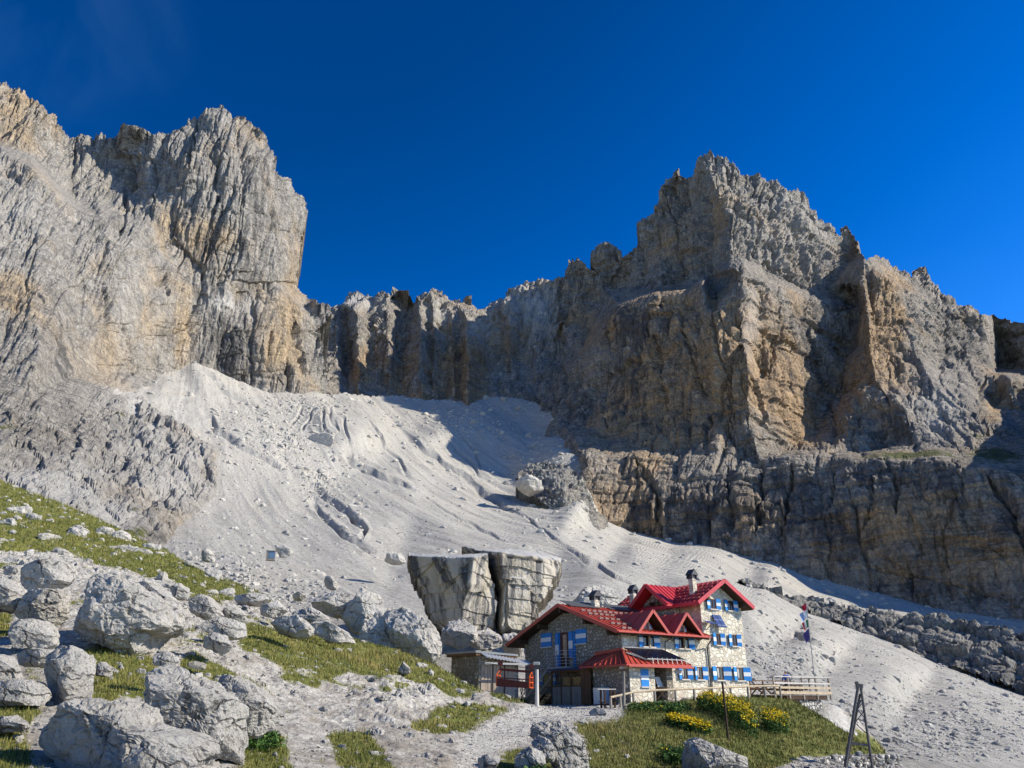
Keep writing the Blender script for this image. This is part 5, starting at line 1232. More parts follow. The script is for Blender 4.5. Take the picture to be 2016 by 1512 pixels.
M_DARKM = m_plain('dark_sheet_metal', (.05, .045, .045), .45, .5, .2, 5)
M_RUST = m_plain('oxide_red_iron', (.13, .028, .02), .6, .3, .3, 8)
M_ORNG = m_plain('orange_paint', (.62, .10, .02), .5, .3, .15, 6)
M_PV = None
t = NT('solar_cells', .7, .05)
bk = t.n('ShaderNodeTexBrick'); bk.offset = 0; bk.inputs['Color1'].default_value = (.02, .045, .16, 1); bk.inputs['Color2'].default_value = (.03, .06, .20, 1); bk.inputs['Mortar'].default_value = (.22, .26, .36, 1)
bk.inputs['Scale'].default_value = 1; bk.inputs['Brick Width'].default_value = .16; bk.inputs['Row Height'].default_value = .16; bk.inputs['Mortar Size'].default_value = .008
t.l(t.co, bk.inputs['Vector']); t.col(bk.outputs['Color']); M_PV = t.m
t = NT('roof_solar_cells', .4, .25)
bk = t.n('ShaderNodeTexBrick'); bk.offset = 0; bk.inputs['Color1'].default_value = (.02, .022, .03, 1); bk.inputs['Color2'].default_value = (.03, .032, .04, 1); bk.inputs['Mortar'].default_value = (.20, .20, .20, 1)
bk.inputs['Scale'].default_value = 1; bk.inputs['Brick Width'].default_value = .2; bk.inputs['Row Height'].default_value = .2; bk.inputs['Mortar Size'].default_value = .02
t.l(t.co, bk.inputs['Vector']); t.col(bk.outputs['Color']); M_PV2 = t.m

# ------------------------------------------------------------------ the hut
TH = rad(34)
BX, BY = 7.409, 55.0
hut = empty('mountain_hut', (BX, BY, 0), TH, 'stone mountain hut with red metal roofs, dormers and blue and white shutters', 'mountain hut')
def hw(l, g, z=0):      # hut coordinates -> world
    return Vector((BX + l * math.cos(TH) - g * math.sin(TH), BY + l * math.sin(TH) + g * math.cos(TH), z))
AG, AZ, EZ, SL = 5.7, 6.95, 4.5, .356                 # lower wing: ridge position, ridge height, eave height, slope
def rz1(g): return AZ - SL * abs(g - AG)
# walls: gable prism of the lower wing, its long side faced in paler stone with its sunlight put into the colour
w = MB(); gw = 11.4
w.prism([(0, 0, -1), (0, gw, -1), (0, gw, rz1(gw) - .3), (0, AG, AZ - .3), (0, 0, rz1(0) - .3)], (8.2, 0, 0))
w.build('gable_wall', M_STONE_S, hut)
w = MB(); w.box(0.02, 7.95, -.10, -.003, -1, rz1(0) - .32)
w.prism([(1.35, -.10, 4.2), (3.45, -.10, 4.2), (2.35, -.10, 5.75)], (0, .097, 0)); w.prism([(4.65, -.10, 4.2), (6.9, -.10, 4.2), (5.65, -.10, 5.75)], (0, .097, 0))
w.build('long_wall', M_STONE_L, hut)
w = MB(); BL0, BL1, BG1, BA = 7.95, 12.45, 8.7, 10.0
def rz2(l): return 8.85 - .60 * abs(l - BA)
w.prism([(BL0, -.10, -1), (BL1, -.10, -1), (BL1, -.10, rz2(BL1) - .32), (BA, -.10, 8.85 - .32), (BL0, -.10, rz2(BL0) - .32)], (0, BG1, 0))
w.build('tower_wall', M_STONE_L, hut)
w = MB(); w.prism([(7.25, 1.9, 5.6), (7.25, 5.5, 5.6), (7.25, 5.5, 7.15), (7.25, 3.75, 8.35), (7.25, 1.9, 7.15)], (.9, 0, 0))
w.build('cross_gable_wall', M_STONE_S, hut)
# roofs
def roof_slab(name, mat, corners, thick=.20, seam=None, seam_n=0, fascia=.0):
    """corners: eave-left, eave-right, ridge-right, ridge-left; seams run from eave to ridge"""
    a, b, c_, d = [Vector(p) for p in corners]
    m = MB(); m.prism([a, b, c_, d], (0, 0, -thick))
    o = m.build(name, mat, hut)
    n = (b - a).cross(d - a).normalized()
    if n.z < 0: n = -n
    s = MB()
    for i in range(seam_n + 1 if seam_n else 0):
        t_ = i / seam_n
        p, q = a.lerp(b, t_), d.lerp(c_, t_)
        if (p - q).length < .2: continue
        p = p + (q - p).normalized() * .03
        s.beam(p + n * .025, q + n * .025, .045, .05, n)
    if seam_n: s.build('standing_seam', mat, o)
    return o, n
L0, L1 = -1.0, 8.0
r1, n1_ = roof_slab('lower_roof', M_RED, [(L0, -.8, EZ + .14), (L1 - .06, -.8, EZ + .14), (L1 - .06, AG, AZ), (L0, AG, AZ)], .16, seam_n=20)
r1b, _n = roof_slab('lower_roof', M_RED, [(L1 - .06, 12.6, EZ), (L0, 12.6, EZ), (L0, AG + .002, AZ), (L1 - .06, AG + .002, AZ)], .16, seam_n=20)
m = MB()   # barge boards and dark underside
m.beam((L0 - .03, -.82, EZ + .04), (L0 - .03, AG, AZ - .10), .06, .24); m.beam((L0 - .03, 12.62, EZ - .10), (L0 - .03, AG, AZ - .10), .06, .24)
m.build('barge_board', M_RED, hut)
m = MB(); m.prism([(L0 + .02, -.75, EZ - .04), (L1 - .1, -.75, EZ - .04), (L1 - .1, AG, AZ - .18), (L0 + .02, AG, AZ - .18)], (0, 0, -.08)); m.prism([(L0 + .02, 12.5, EZ - .18), (L1 - .1, 12.5, EZ - .18), (L1 - .1, AG + .003, AZ - .18), (L0 + .02, AG + .003, AZ - .18)], (0, 0, -.08))
m.build('roof_boarding', M_WOOD_D, hut)
for gg in (.35, 2.9, AG, 8.4, 11.05):
    MB().box(L0 + .12, .0, gg - .13, gg + .13, rz1(gg) - .62, rz1(gg) - .27).build('purlin', M_WOOD_D, hut, .02)
MB().box(L0, 7.9, -.95, -.82, EZ - .02, EZ + .09).build('gutter', M_RED, hut, .02)
# snow guards, a part of each roof
def guards(roof, mat, fn, rows, name='snow_guard'):
    for (u0, u1, v, stp) in rows:
        m = MB(); u = u0
        while u < u1:
            p = fn(u, v); q = fn(u + stp * .62, v)
            m.beam(p + Vector((0, 0, .10)), q + Vector((0, 0, .10)), .10, .13); u += stp
        m.build(name, mat, roof)
M_GUARD = m_plain('snow_guard_metal', (.20, .13, .11), .5, .4, .2, 6)
guards(r1, M_GUARD, lambda u, v: Vector((u, v, rz1(v))), [(-.2, 4.6, 3.9, .52), (-.3, 3.3, 3.0, .52), (-.3, 2.2, 1.8, .52), (-.3, 1.3, .6, .52), (-.3, .5, -.5, .52)])
m = MB(); m.prism([(-.3, 5.05, rz1(5.05) + .12), (2.6, 5.05, rz1(5.05) + .12), (2.6, 6.3, rz1(5.05) + .62), (-.3, 6.3, rz1(5.05) + .62)], (0, 0, -.04)); m.build('roof_solar_panel', M_PV2, hut)
m = MB(); m.prism([(3.6, 5.05, rz1(5.05) + .12), (6.6, 5.05, rz1(5.05) + .12), (6.6, 6.3, rz1(5.05) + .62), (3.6, 6.3, rz1(5.05) + .62)], (0, 0, -.04)); m.build('roof_solar_panel', M_PV2, hut)
# big roof
G0, G1_ = -.85, 9.5
r2, n2_ = roof_slab('tower_roof', M_CRIM, [(6.95, G1_, rz2(6.95)), (6.95, G0, rz2(6.95)), (BA, G0, 8.85), (BA, G1_, 8.85)], .16, seam_n=22)
r3, _n = roof_slab('tower_roof', M_CRIM, [(13.05, G0, rz2(13.05)), (13.05, G1_, rz2(13.05)), (BA + .002, G1_, 8.85), (BA + .002, G0, 8.85)], .16, seam_n=22)
m = MB()
m.beam((6.93, G0 - .04, rz2(6.93) - .08), (BA, G0 - .04, 8.85 - .08), .07, .30); m.beam((13.07, G0 - .04, rz2(13.07) - .08), (BA, G0 - .04, 8.85 - .08), .07, .30)
m.beam((6.91, G0, rz2(6.95) - .10), (6.91, G1_, rz2(6.95) - .10), .07, .26)
m.build('barge_board', M_CRIM, hut)
m = MB(); m.prism([(7.0, G0 + .03, rz2(7) - .19), (BA, G0 + .03, 8.85 - .19), (BA, G1_ - .05, 8.85 - .19), (7.0, G1_ - .05, rz2(7) - .19)], (0, 0, -.08)); m.prism([(13.0, G0 + .03, rz2(13) - .19), (BA + .003, G0 + .03, 8.85 - .19), (BA + .003, G1_ - .05, 8.85 - .19), (13.0, G1_ - .05, rz2(13) - .19)], (0, 0, -.08))
m.build('roof_boarding', M_WOOD_D, hut)
for ll in (8.3, BA, 12.2):
    MB().box(ll - .13, ll + .13, G0 + .15, -.1, rz2(ll) - .60, rz2(ll) - .28).build('purlin', M_WOOD_D, hut, .02)
M_GUARD2 = m_plain('crimson_snow_guard', (.40, .05, .06), .35, .5, .2, 6)
guards(r2, M_GUARD2, lambda u, v: Vector((v, u, rz2(v))), [(-.6, 2.0, 7.4, .5), (-.6, 2.3, 7.9, .5), (-.7, 2.6, 8.4, .5), (-.6, 3.0, 8.9, .5), (-.7, 3.4, 9.4, .5), (5.7, 9.2, 7.4, .5), (5.5, 9.3, 7.9, .5), (5.3, 9.2, 8.4, .5), (5.0, 9.3, 8.9, .5), (4.6, 9.2, 9.4, .5)])
# cross gable roof
CA, CZ_, CB = 3.75, 8.72, 7.02
sl3 = (CZ_ - CB) / 2.15
for sgn in (1, -1):
    e = CA - sgn * 2.15
    c_ = [(6.2, e, CB), (7.3, e, CB), (9.75, CA - .001 * sgn, CZ_), (6.2, CA - .001 * sgn, CZ_)]
    ro, _ = roof_slab('cross_gable_roof', M_CRIM, c_, .13)
    s = MB()
    for i in range(7):
        x_ = 6.35 + i * .45
        n_top = Vector((x_, CA, CZ_)); fr = 0 if x_ < 7.3 else (x_ - 7.3) / (9.75 - 7.3)
        n_bot = Vector((x_, e + (CA - e) * fr, CB + (CZ_ - CB) * fr))
        if (n_top - n_bot).length > .3: s.beam(n_bot + Vector((0, 0, .03)), n_top + Vector((0, 0, .03)), .045, .05)
    s.build('standing_seam', M_CRIM, ro)
    MB().beam((6.16, e - .03 * sgn, CB - .08), (6.16, CA, CZ_ - .06), .07, .28).build('barge_board', M_CRIM, hut)
MB().beam((6.3, CA, CZ_ - .30), (7.25, CA, CZ_ - .30), .2, .24).build('purlin', M_WOOD_D, hut)
# dormers on the lower wing
def dormer(c, l0, l1, front, base, top, back):
    for sgn in (1, -1):
        e = l0 if sgn == 1 else l1
        q = c + .001 * -sgn
        # lower back edge meets the main slope where it is as high as the eave of the dormer
        ro, _ = roof_slab('dormer_roof', M_RED, [(e, front, base), (e, front + .35, base + .02), (q, back, top), (q, front, top)], .11)
        s = MB()
        for fr in (.25, .5, .75):
            gtop = front + (back - front) * fr
            p_ = Vector((e + (q - e) * fr * .95, front + .35 + (back - front - .35) * fr * .95, base + (top - base) * fr * .95)); s.beam(p_ + Vector((0, 0, .03)), Vector((q, gtop, top + .03)), .04, .05)
        s.build('standing_seam', M_RED, ro)
        MB().beam((e, front - .04, base - .05), (c, front - .04, top - .05), .06, .20).build('barge_board', M_RED, hut)
        MB().prism([(e, front + .04, base - .12), (q, front + .04, top - .12), (q, 0, top - .12), (e, 0, base - .12)], (0, 0, -.05)).build('roof_boarding', M_WOOD_D, hut)
dormer(2.35, .85, 3.85, -.82, 4.55, 6.15, 3.4)
dormer(5.65, 4.25, 7.25, -.82, 4.55, 6.15, 3.4)
# windows ------------------------------------------------------------------
def shutter(parent, x, y, z0, z1, w_, axis='l', ang=0.0, thick=.05):
    """a blue shutter with a white band; its hinge is at (x, y); ang turns it out of the wall"""
    ca, sa = math.cos(ang), math.sin(ang)
    d = Vector((ca, -sa, 0)) if axis == 'l' else Vector((-sa, ca, 0))
    if w_ < 0: d = Vector((-ca, -sa, 0)) if axis == 'l' else Vector((-sa, -ca, 0))
    n_ = Vector((0, -1, 0)) if axis == 'l' else Vector((-1, 0, 0))
    W = abs(w_); h = z1 - z0
    def slab(za, zb, off):
        p = Vector((x, y, za)) + n_ * off; q = p + d * W
        nn = Vector((d.y, -d.x, 0)); 
        if nn.dot(n_) < 0: nn = -nn
        return MB().prism([p, q, q + Vector((0, 0, zb - za)), p + Vector((0, 0, zb - za))], nn * thick)
    o = slab(z0, z1, 0).build('shutter', M_BLUE, parent)
    slab(z0 + h * .34, z0 + h * .64, .004).build('white_band', M_WHITE, o)
    nn = Vector((d.y, -d.x, 0))
    if nn.dot(n_) < 0: nn = -nn
    p = Vector((x, y, z0 + h * .34)) + nn * thick; q = p + d * W
    b2 = MB().prism([p + d * .005, q - d * .005, q - d * .005 + Vector((0, 0, h * .3)), p + d * .005 + Vector((0, 0, h * .3))], nn * .008).build('white_band', M_WHITE, o)
    return o
def window_l(l0, l1, z0, z1, wl, wr, y=-.10, al=.15, ar=.15, curtain=False, name='window', post=False):
    """opening l0..l1 with open shutters of widths wl, wr on either side"""
    o = MB().box(l0, l1, y - .012, y + .02, z0, z1).build(name, M_GLASS, hut)
    f = MB()
    for a, b, c_, d in ((l0 - .03, l0 + .05, z0, z1), (l1 - .05, l1 + .03, z0, z1), (l0 + .05, l1 - .05, z1 - .06, z1), (l0 + .05, l1 - .05, z0, z0 + .06), ((l0 + l1) / 2 - .03, (l0 + l1) / 2 + .03, z0 + .06, z1 - .06)):
        f.box(a, b, y - .04, y - .013, c_, d)
    f.build('window_frame', M_FRAME, o)
    MB().box(l0 - .12, l1 + .12, y - .16, y + .0, z0 - .09, z0 - .01).build('sill', M_SILL, o)
    if curtain:
        w_ = (l1 - l0)
        MB().add([(l0 + .10, y - .016, z1 - .08), (l0 + w_ * .5, y - .016, z1 - .08), (l0 + w_ * .42, y - .016, z0 + .2), (l0 + w_ * .3, y - .016, z0 + .12), (l0 + w_ * .16, y - .016, z0 + .4)], [(0, 1, 2, 3, 4)]).build('curtain', M_CURT, o)
    if wl: shutter(o, l0 - .04, y - .02, z0 - .04, z1 + .03, -wl, 'l', al)
    if wr: shutter(o, l1 + .04, y - .02, z0 - .04, z1 + .03, wr, 'l', ar)
    return o
for l0, l1 in ((9.0, 9.6), (10.95, 11.55)):
    window_l(l0, l1, 6.70, 7.42, .42, .42, -.10, .25, .2)
for l0, l1 in ((9.28, 9.72), (11.0, 11.52)):
    window_l(l0, l1, 4.12, 4.92, .38, .40, -.10, .25, .3)
window_l(5.42, 5.95, 1.70, 2.53, .36, .42, -.10, .3, .35, True)
window_l(6.95, 7.50, 1.70, 2.53, .40, .42, -.10, .5, .3, True)
window_l(8.98, 9.68, 1.70, 2.58, .50, .62, -.10, .25, .45, True)
window_l(11.15, 11.85, 1.70, 2.58, .50, .62, -.10, .35, .3, True)
for c in (2.42, 5.85):
    o = window_l(c - .48, c + .48, 3.75, 4.62, .46, .46, -.10, .2, .35)
    MB().box(c - .05, c + .05, -.30, -.16, 3.66, 5.3).build('post', M_WOOD_Y, hut)
    o = MB().box(c - .06, c + .34, -.15, -.105, 4.74, 5.22).build('shutter', M_BLUE, hut)
    MB().box(c - .055, c + .335, -.158, -.151, 4.88, 5.08).build('white_band', M_WHITE, o)
o = MB().box(7.21, 7.248, 2.9, 3.45, 6.85, 7.55).build('window', M_GLASS, hut); MB().box(7.19, 7.209, 3.45, 3.55, 6.85, 7.75).build('window_frame', M_WOOD_D, o)
o = MB().box(7.21, 7.248, 3.6, 4.5, 6.85, 7.45).build('window', M_GLASS, hut); MB().box(7.12, 7.209, 2.7, 4.7, 6.78, 6.84).build('sill', M_SILL, o)
# gable face: closed shutters, the balcony door
for g0, g1 in ((7.85, 9.15), (3.65, 4.85)):
    o = MB().box(-.07, -.003, g0, g1, 4.12, 5.10).build('closed_shutter', M_BLUE, hut)
    MB().box(-.078, -.0701, g0 + .005, g1 - .005, 4.47, 4.78).build('white_band', M_WHITE, o)
    MB().box(-.14, -.0, g0 - .06, g1 + .06, 4.02, 4.11).build('sill', M_SILL, o)
door = MB().box(-.03, -.003, 5.75, 6.75, 2.62, 5.0).build('balcony_door', M_FRAME, hut)
MB().box(-.045, -.031, 5.95, 6.40, 3.3, 4.85).build('door_glass', m_plain('glass_painted_reflection', (.30, .20, .17), .2, .6, .4, 6), door)  # brown base colour stands in for a reflection in the pane
MB().box(-.06, -.003, 6.76, 6.9, 2.62, 5.05).build('door_frame', M_BLUE, door)
shutter(door, -.01, 7.35, 2.62, 5.02, -.5, 'g', .15); shutter(door, -.01, 5.72, 3.2, 5.02, -.55, 'g', .12)
MB().box(-.09, -.004, 4.95, 5.12, 2.6, 5.0).build('door_edge', M_BLUE, door)
# balcony and stair
bal = MB().box(-1.2, -.003, 4.6, 6.9, 2.42, 2.54).build('balcony', M_STEEL, hut)
m = MB()
for g_ in (4.62, 5.75, 6.88): m.beam((-1.18, g_, 2.5), (-1.18, g_, 3.62), .05, .05)
for z_ in (2.75, 2.95, 3.15, 3.38, 3.62): m.beam((-1.18, 4.62, z_), (-1.18, 6.88, z_), .035, .035)
for z_ in (2.75, 2.95, 3.15, 3.38, 3.62): m.beam((-1.18, 4.62, z_), (-.02, 4.62, z_), .035, .035)
m.build('railing', M_STEEL, bal)
st = MB()
for k in range(12):
    st.box(-1.15, -.35, 6.9 + k * .28, 7.18 + k * .28, 2.38 - k * .2, 2.42 - k * .2)
st.beam((-1.17, 6.9, 2.40), (-1.17, 10.3, 0.0), .05, .2); st.beam((-.34, 6.9, 2.40), (-.34, 10.3, 0.0), .05, .2)
st = st.build('stair', M_STEEL, hut)
m = MB()
for dz_ in (.45, .75, 1.05): m.beam((-1.17, 6.9, 2.45 + dz_), (-1.17, 10.3, .05 + dz_), .035, .035)
for k in range(5): m.beam((-1.17, 6.9 + k * .85, 2.42 - k * .6), (-1.17, 6.9 + k * .85, 3.5 - k * .6), .04, .04)
m.build('railing', M_STEEL, st)
o = MB().box(-.03, -.003, 7.75, 8.95, 1.42, 2.12).build('window', M_GLASS, hut); shutter(o, -.04, 7.72, 1.38, 2.15, -.45, 'g', .1); shutter(o, -.04, 8.98, 1.38, 2.15, .45, 'g', .1)
MB().box(-.12, 0, 7.6, 9.1, 1.30, 1.37).build('sill', M_SILL, o)
MB().box(-.03, -.003, 6.9, 9.6, 0, .75).build('cellar_opening', M_GLASS, hut)
# lean-to (entrance) --------------------------------------------------------
MB().prism([(-1.1, -1.8, -1), (1.15, -1.8, -1), (1.15, -.11, -1), (-.004, -.11, -1), (-.004, 1.75, -1), (-1.1, 1.75, -1)], (0, 0, 3.35)).build('entrance_side_wall', M_STONE_S, hut)
MB().box(-1.06, 1.13, -1.86, -1.803, -1, 2.33).build('entrance_front_wall', M_STONE_L, hut)
pier = MB().box(2.25, 2.85, -1.8, -.11, -1, 2.35).build('entrance_pier', M_STONE_S, hut, .02)
o = MB().box(1.3, 2.2, -.115, -.102, .35, 2.3).build('entrance_door', M_FRAME, hut); shutter(o, 1.22, -.9, .4, 2.25, .55, 'l', .9)
o = MB().box(-.1, .58, -1.885, -1.862, 1.12, 2.18).build('closed_shutter', M_BLUE, hut); MB().box(-.095, .575, -1.892, -1.8855, 1.52, 1.78).build('white_band', M_WHITE, o); MB().box(-.15, .63, -1.96, -1.862, 1.03, 1.11).build('sill', M_SILL, o)
ez = 2.42
ra, _ = roof_slab('entrance_roof', M_RED, [(-1.75, -2.4, ez), (4.1, -2.4, ez + .06), (3.3, -.12, 3.45), (0, -.12, 3.45)], .12, seam_n=13)
rb, _ = roof_slab('entrance_roof', M_RED, [(-1.75, 2.45, ez), (-1.75, -2.4, ez), (-.003, -.12, 3.45), (-.003, 2.75, 3.2)], .12, seam_n=9)
MB().box(-1.7, 4.15, -2.55, -2.42, ez - .18, ez - .06).build('gutter', M_RED, hut, .02)
MB().beam((-.03, -.1, 3.45), (-.03, 2.75, 3.28), .05, .30).build('flashing', M_RED, hut)
MB().beam((-1.75, -2.4, ez + .04), (0, -.12, 3.5), .10, .05).build('hip_cap', M_RED, hut)
# tube collectors on the entrance roof
col_ = MB(); fnr = lambda l, g_: Vector((l, g_, ez + .05 + (g_ + 2.4) / 2.28 * 1.03 + .22))
for k in range(22):
    l_ = .35 + k * .165 ; col_.tube([fnr(l_ - .55, -.45), fnr(l_, -2.15)], .045, 6)
col_ = col_.build('solar_collector', m_plain('collector_tubes', (.05, .03, .035), .15, .7, .4, 8), hut)
m = MB(); m.beam(fnr(-.3, -.45), fnr(3.4, -.45), .10, .09); m.beam(fnr(.3, -2.15), fnr(3.95, -2.15), .06, .06)
for k in range(8):
    p = fnr(.75 + k * .44, -2.15); m.beam(p, p - Vector((0, .08, .30)), .035, .035); q = fnr(.9 + k * .44, -1.3); m.beam(p + Vector((0, 0, .1)), p + Vector((0, 0, -.05)), .04, .04)
m.build('collector_frame', M_STEEL, col_)
m = MB(); m.prism([fnr(-.45, -.9) - Vector((0, 0, .14)), fnr(.3, -1.9) - Vector((0, 0, .14)), fnr(1.2, -1.9) - Vector((0, 0, .14)), fnr(.3, -.9) - Vector((0, 0, .14))], (0, 0, -.03)); m.build('skylight', M_STEEL, hut)
# wood store against the gable wall
ws = MB().box(-1.35, -.004, 1.78, 2.6, 0, .05)
fr_ = MB(); 
for g_ in (1.83, 2.72, 3.9, 5.0, 6.1): fr_.beam((-1.35, g_, 0), (-1.35, g_, 2.2), .09, .09)
fr_.beam((-1.35, 1.8, 2.2), (-1.35, 6.15, 2.2), .1, .12); fr_.beam((-1.35, 2.75, 1.22), (-1.35, 6.1, 1.22), .08, .08)
MB().prism([(-1.75, 1.72, 2.32), (-1.75, 6.3, 2.30), (-.004, 6.3, 2.55), (-.004, 1.72, 2.57)], (0, 0, -.05)).build('store_roof', m_plain('blue_tarpaulin', (.018, .05, .13), .5, .3, .3, 4), hut)
fr_.build('store_frame', M_WOOD_B, hut)
m = MB()
for k in range(8): m.box(-1.36, -1.30, 2.78, 6.06, .02 + k * .148, .155 + k * .148)
m.build('store_boarding', M_WOOD_G, hut)
m = MB()
for k in range(5): m.box(-1.38, -1.32, 1.88 + k * .165, 2.03 + k * .165, .03, 2.12)
m.build('store_door', M_WOOD_B, hut)
MB().box(-1.30, -.3, 2.8, 6.0, 1.2, 1.25).build('log_shelf', M_WOOD_D, hut)
m = MB(); rr2 = random.Random(4)
for sec in ((3.98, 4.92), (2.82, 3.82)):
    for a in range(8):
        for b in range(5 if sec[0] > 3.9 else 5):
            g_ = sec[0] + .07 + a * .12 + rr2.uniform(-.02, .02) + (b % 2) * .05; z_ = 1.32 + b * .105
            if g_ < sec[1] - .04: m.tube([(-1.28 + rr2.uniform(-.03, .03), g_, z_), (-.9, g_, z_)], .052, 7)
m.build('firewood', m_plain('split_firewood', (.52, .31, .12), .8, .2, .5, 14), hut)
# chimneys
def chimney(l, g, z0, z1, w_=.5):
    o = MB().box(l - w_ / 2, l + w_ / 2, g - w_ / 2, g + w_ / 2, z0, z1).build('chimney', M_STONE_L, hut, .02)
    c = w_ / 2 + .12; m = MB()
    for a, b in ((-1, -1), (1, -1), (1, 1), (-1, 1)): m.box(l + a * (c - .1) - .05, l + a * (c - .1) + .05, g + b * (c - .1) - .05, g + b * (c - .1) + .05, z1, z1 + .28)
    m.prism([(l - c - .04, g - c, z1 + .28), (l + c + .04, g - c, z1 + .28), (l, g - c, z1 + .72)], (0, 2 * c, 0))
    m.box(l - w_ / 2 + .03, l + w_ / 2 - .03, g - w_ / 2 + .03, g + w_ / 2 - .03, z1 + .001, z1 + .28)
    m.build('chimney_cap', M_DARKM, o)
chimney(2.55, 5.6, 6.5, 7.45, .5); chimney(7.75, 6.9, 7.2, 8.45, .45); chimney(8.35, .85, 7.6, 8.95, .45)
# downpipes and gutters
MB().tube([(4.05, -.88, 4.5), (4.05, -.85, 4.35), (3.9, -.25, 4.1), (3.9, -.2, 3.5)], .045).build('downpipe', M_DARKM, hut)
MB().tube([(7.95, -.88, 4.5), (7.95, -.85, 4.35), (8.12, -.3, 4.0), (8.2, -.2, 3.8), (8.22, -.2, .3)], .05).build('downpipe', M_DARKM, hut)
MB().tube([(8.35, -.19, 4.0), (8.36, -.19, .3)], .025).build('downpipe', M_DARKM, hut)
MB().tube([(7.62, -.2, 3.55), (7.95, -.5, 4.0)], .03).build('wall_bracket', M_STEEL, hut)
# solar panels on the tower
def panel(a, b, c_, d, parent=hut):
    n_ = (Vector(b) - Vector(a)).cross(Vector(d) - Vector(a)).normalized() * .04
    return MB().prism([a, b, c_, d], n_).build('solar_panel', M_PV, parent)
panel((9.25, -.5, 5.35), (9.68, -.5, 5.35), (9.45, -.14, 6.25), (9.02, -.14, 6.25)); panel((9.73, -.5, 5.35), (10.16, -.5, 5.35), (9.93, -.14, 6.25), (9.50, -.14, 6.25))
panel((8.0, -.9, 5.5), (8.85, -.9, 5.5), (8.75, -.2, 5.75), (8.0, -.2, 5.75))
MB().beam((8.45, -.1, 5.2), (8.45, -.6, 5.55), .05, .05).build('panel_bracket', M_STEEL, hut)
o = MB().prism([(3.05, -1.88, 1.95), (3.6, -1.88, 1.95), (3.75, -1.88, 2.07), (3.6, -1.88, 2.19), (3.05, -1.88, 2.19), (2.93, -1.88, 2.07)], (0, .03, 0)).build('arrow_sign', m_plain('grey_sign', (.42, .42, .42), .6), hut)
MB().box(2.86, 3.1, -1.87, -1.8, 2.05, 2.09).build('sign_arm', M_STEEL, o)
MB().tube([(12.5, -.25, 2.35), (12.62, -.25, 2.1), (12.55, -.25, 1.9)], .06).build('wall_lamp', M_BLUE, hut)

# ------------------------------------------------------------------ things round the hut
def rot_thing(name, l, g, z, label, cat, dr=0, group=None):
    p = hw(l, g, z); return empty(name, p, TH + dr, label, cat, group)
# white cabinet by the shaded wall
c_ = rot_thing('cabinet', -1.75, .3, .03, 'white metal cabinet standing against the shaded stone wall by the entrance', 'cabinet', .1)
MB().box(-.25, .25, -.42, .42, .03, 1.02).build('cabinet_body', m_plain('off_white_enamel', (.62, .63, .60), .4, .4, .06, 4), c_, .015)
MB().box(-.02, .26, -.55, -.425, .03, 1.05).build('cabinet_side_panel', m_plain('blue_grey_sheet', (.22, .30, .42), .4, .4, .06, 4), c_)
MB().box(-.262, -.252, -.30, -.12, .14, .22).build('vent', M_DARKM, c_)
# plank table at the end of the fence
p = V3(1196, 1391, 50.0)
tb = empty('plank_table', p, .3, 'small dark plank table with a white top at the left end of the fence', 'table')
MB().box(-.75, .45, -.35, .35, .93, .99).build('tabletop', M_WOOD_W, tb); 
for a in (-.28, .36):
    for b in (-.28, .28): MB().box(a - .05, a + .05, b - .05, b + .05, -.15, .93).build('leg', M_WOOD_D, tb)
MB().box(-.3, .4, -.3, .3, .2, .26).build('shelf', M_WOOD_D, tb)
# fence along the top of the bank
fpost = [(1203, 1374, 1397, 49), (1222, 1370, 1393, 49.6), (1248, 1364, 1389, 50.4), (1290, 1360, 1385, 51.5), (1331, 1358.5, 1381, 52.5), (1368, 1357, 1378, 53.5), (1404, 1355.5, 1375, 54.6), (1440, 1354, 1373, 56), (1474, 1352.5, 1372, 57.2), (1507, 1351.5, 1373, 58.4), (1538, 1351, 1374, 59.6)]
fo = V3(1370, 1378, 53.5)
fence = empty('fence', fo, 0, 'low round-pole wooden fence along the top of the grass bank', 'fence')
tops = []
for (x_, yt, yb, D) in fpost:
    a, b = V3(x_, yb + 3, D) - fo, V3(x_, yt, D) - fo; b.x = a.x; b.y = a.y; tops.append(b)
    MB().tube([a, b], .085, 8, .075).build('fence_post', M_WOOD_G, fence)
for i in range(len(tops) - 1):
    MB().tube([tops[i] + Vector((0, 0, .03)), tops[i + 1] + Vector((0, 0, .03))], .065, 8, .058).build('fence_rail', M_WOOD_Y, fence)
# loose poles
def pole(x0, y0, x1, y1, D, r, label, mat, name='wooden_pole', cat='pole'):
    a = V3(x0, y0, D); b = V3(x1, y1, D); gnd = float(gz(a.x, a.y)); 
    o = empty(name, (a.x, a.y, min(a.z, gnd) - .1), 0, label, cat)
    MB().tube([(0, 0, 0), ((b.x - a.x) * .5, 0, (b.z - a.z) * .5), (b.x - a.x, 0, b.z - min(a.z, gnd) + .1)], r * 1.1, 10, r * .85).build('pole_shaft', mat, o)
    return o, b
o, _b = pole(1228, 1398, 1228, 1322, 48.5, .085, 'thin bare wooden pole rising in front of the entrance lean-to', M_WOOD_G)
MB().box(-.12, .12, -.05, .05, 2.35, 2.47).build('cross_piece', M_WOOD_G, o)
pole(1436, 1480, 1422, 1342, 36.5, .055, 'tall thin dark pole standing in the meadow between the yellow flowers', M_WOOD_D)
o, tp = pole(1057, 1392, 1057, 1318, 49, .12, 'thick pale wooden post holding the end of the goods cable', M_WOOD_W)
MB().box(-.2, .2, -.14, .14, 2.45, 2.62).build('post_head', M_STEEL, o, .03)
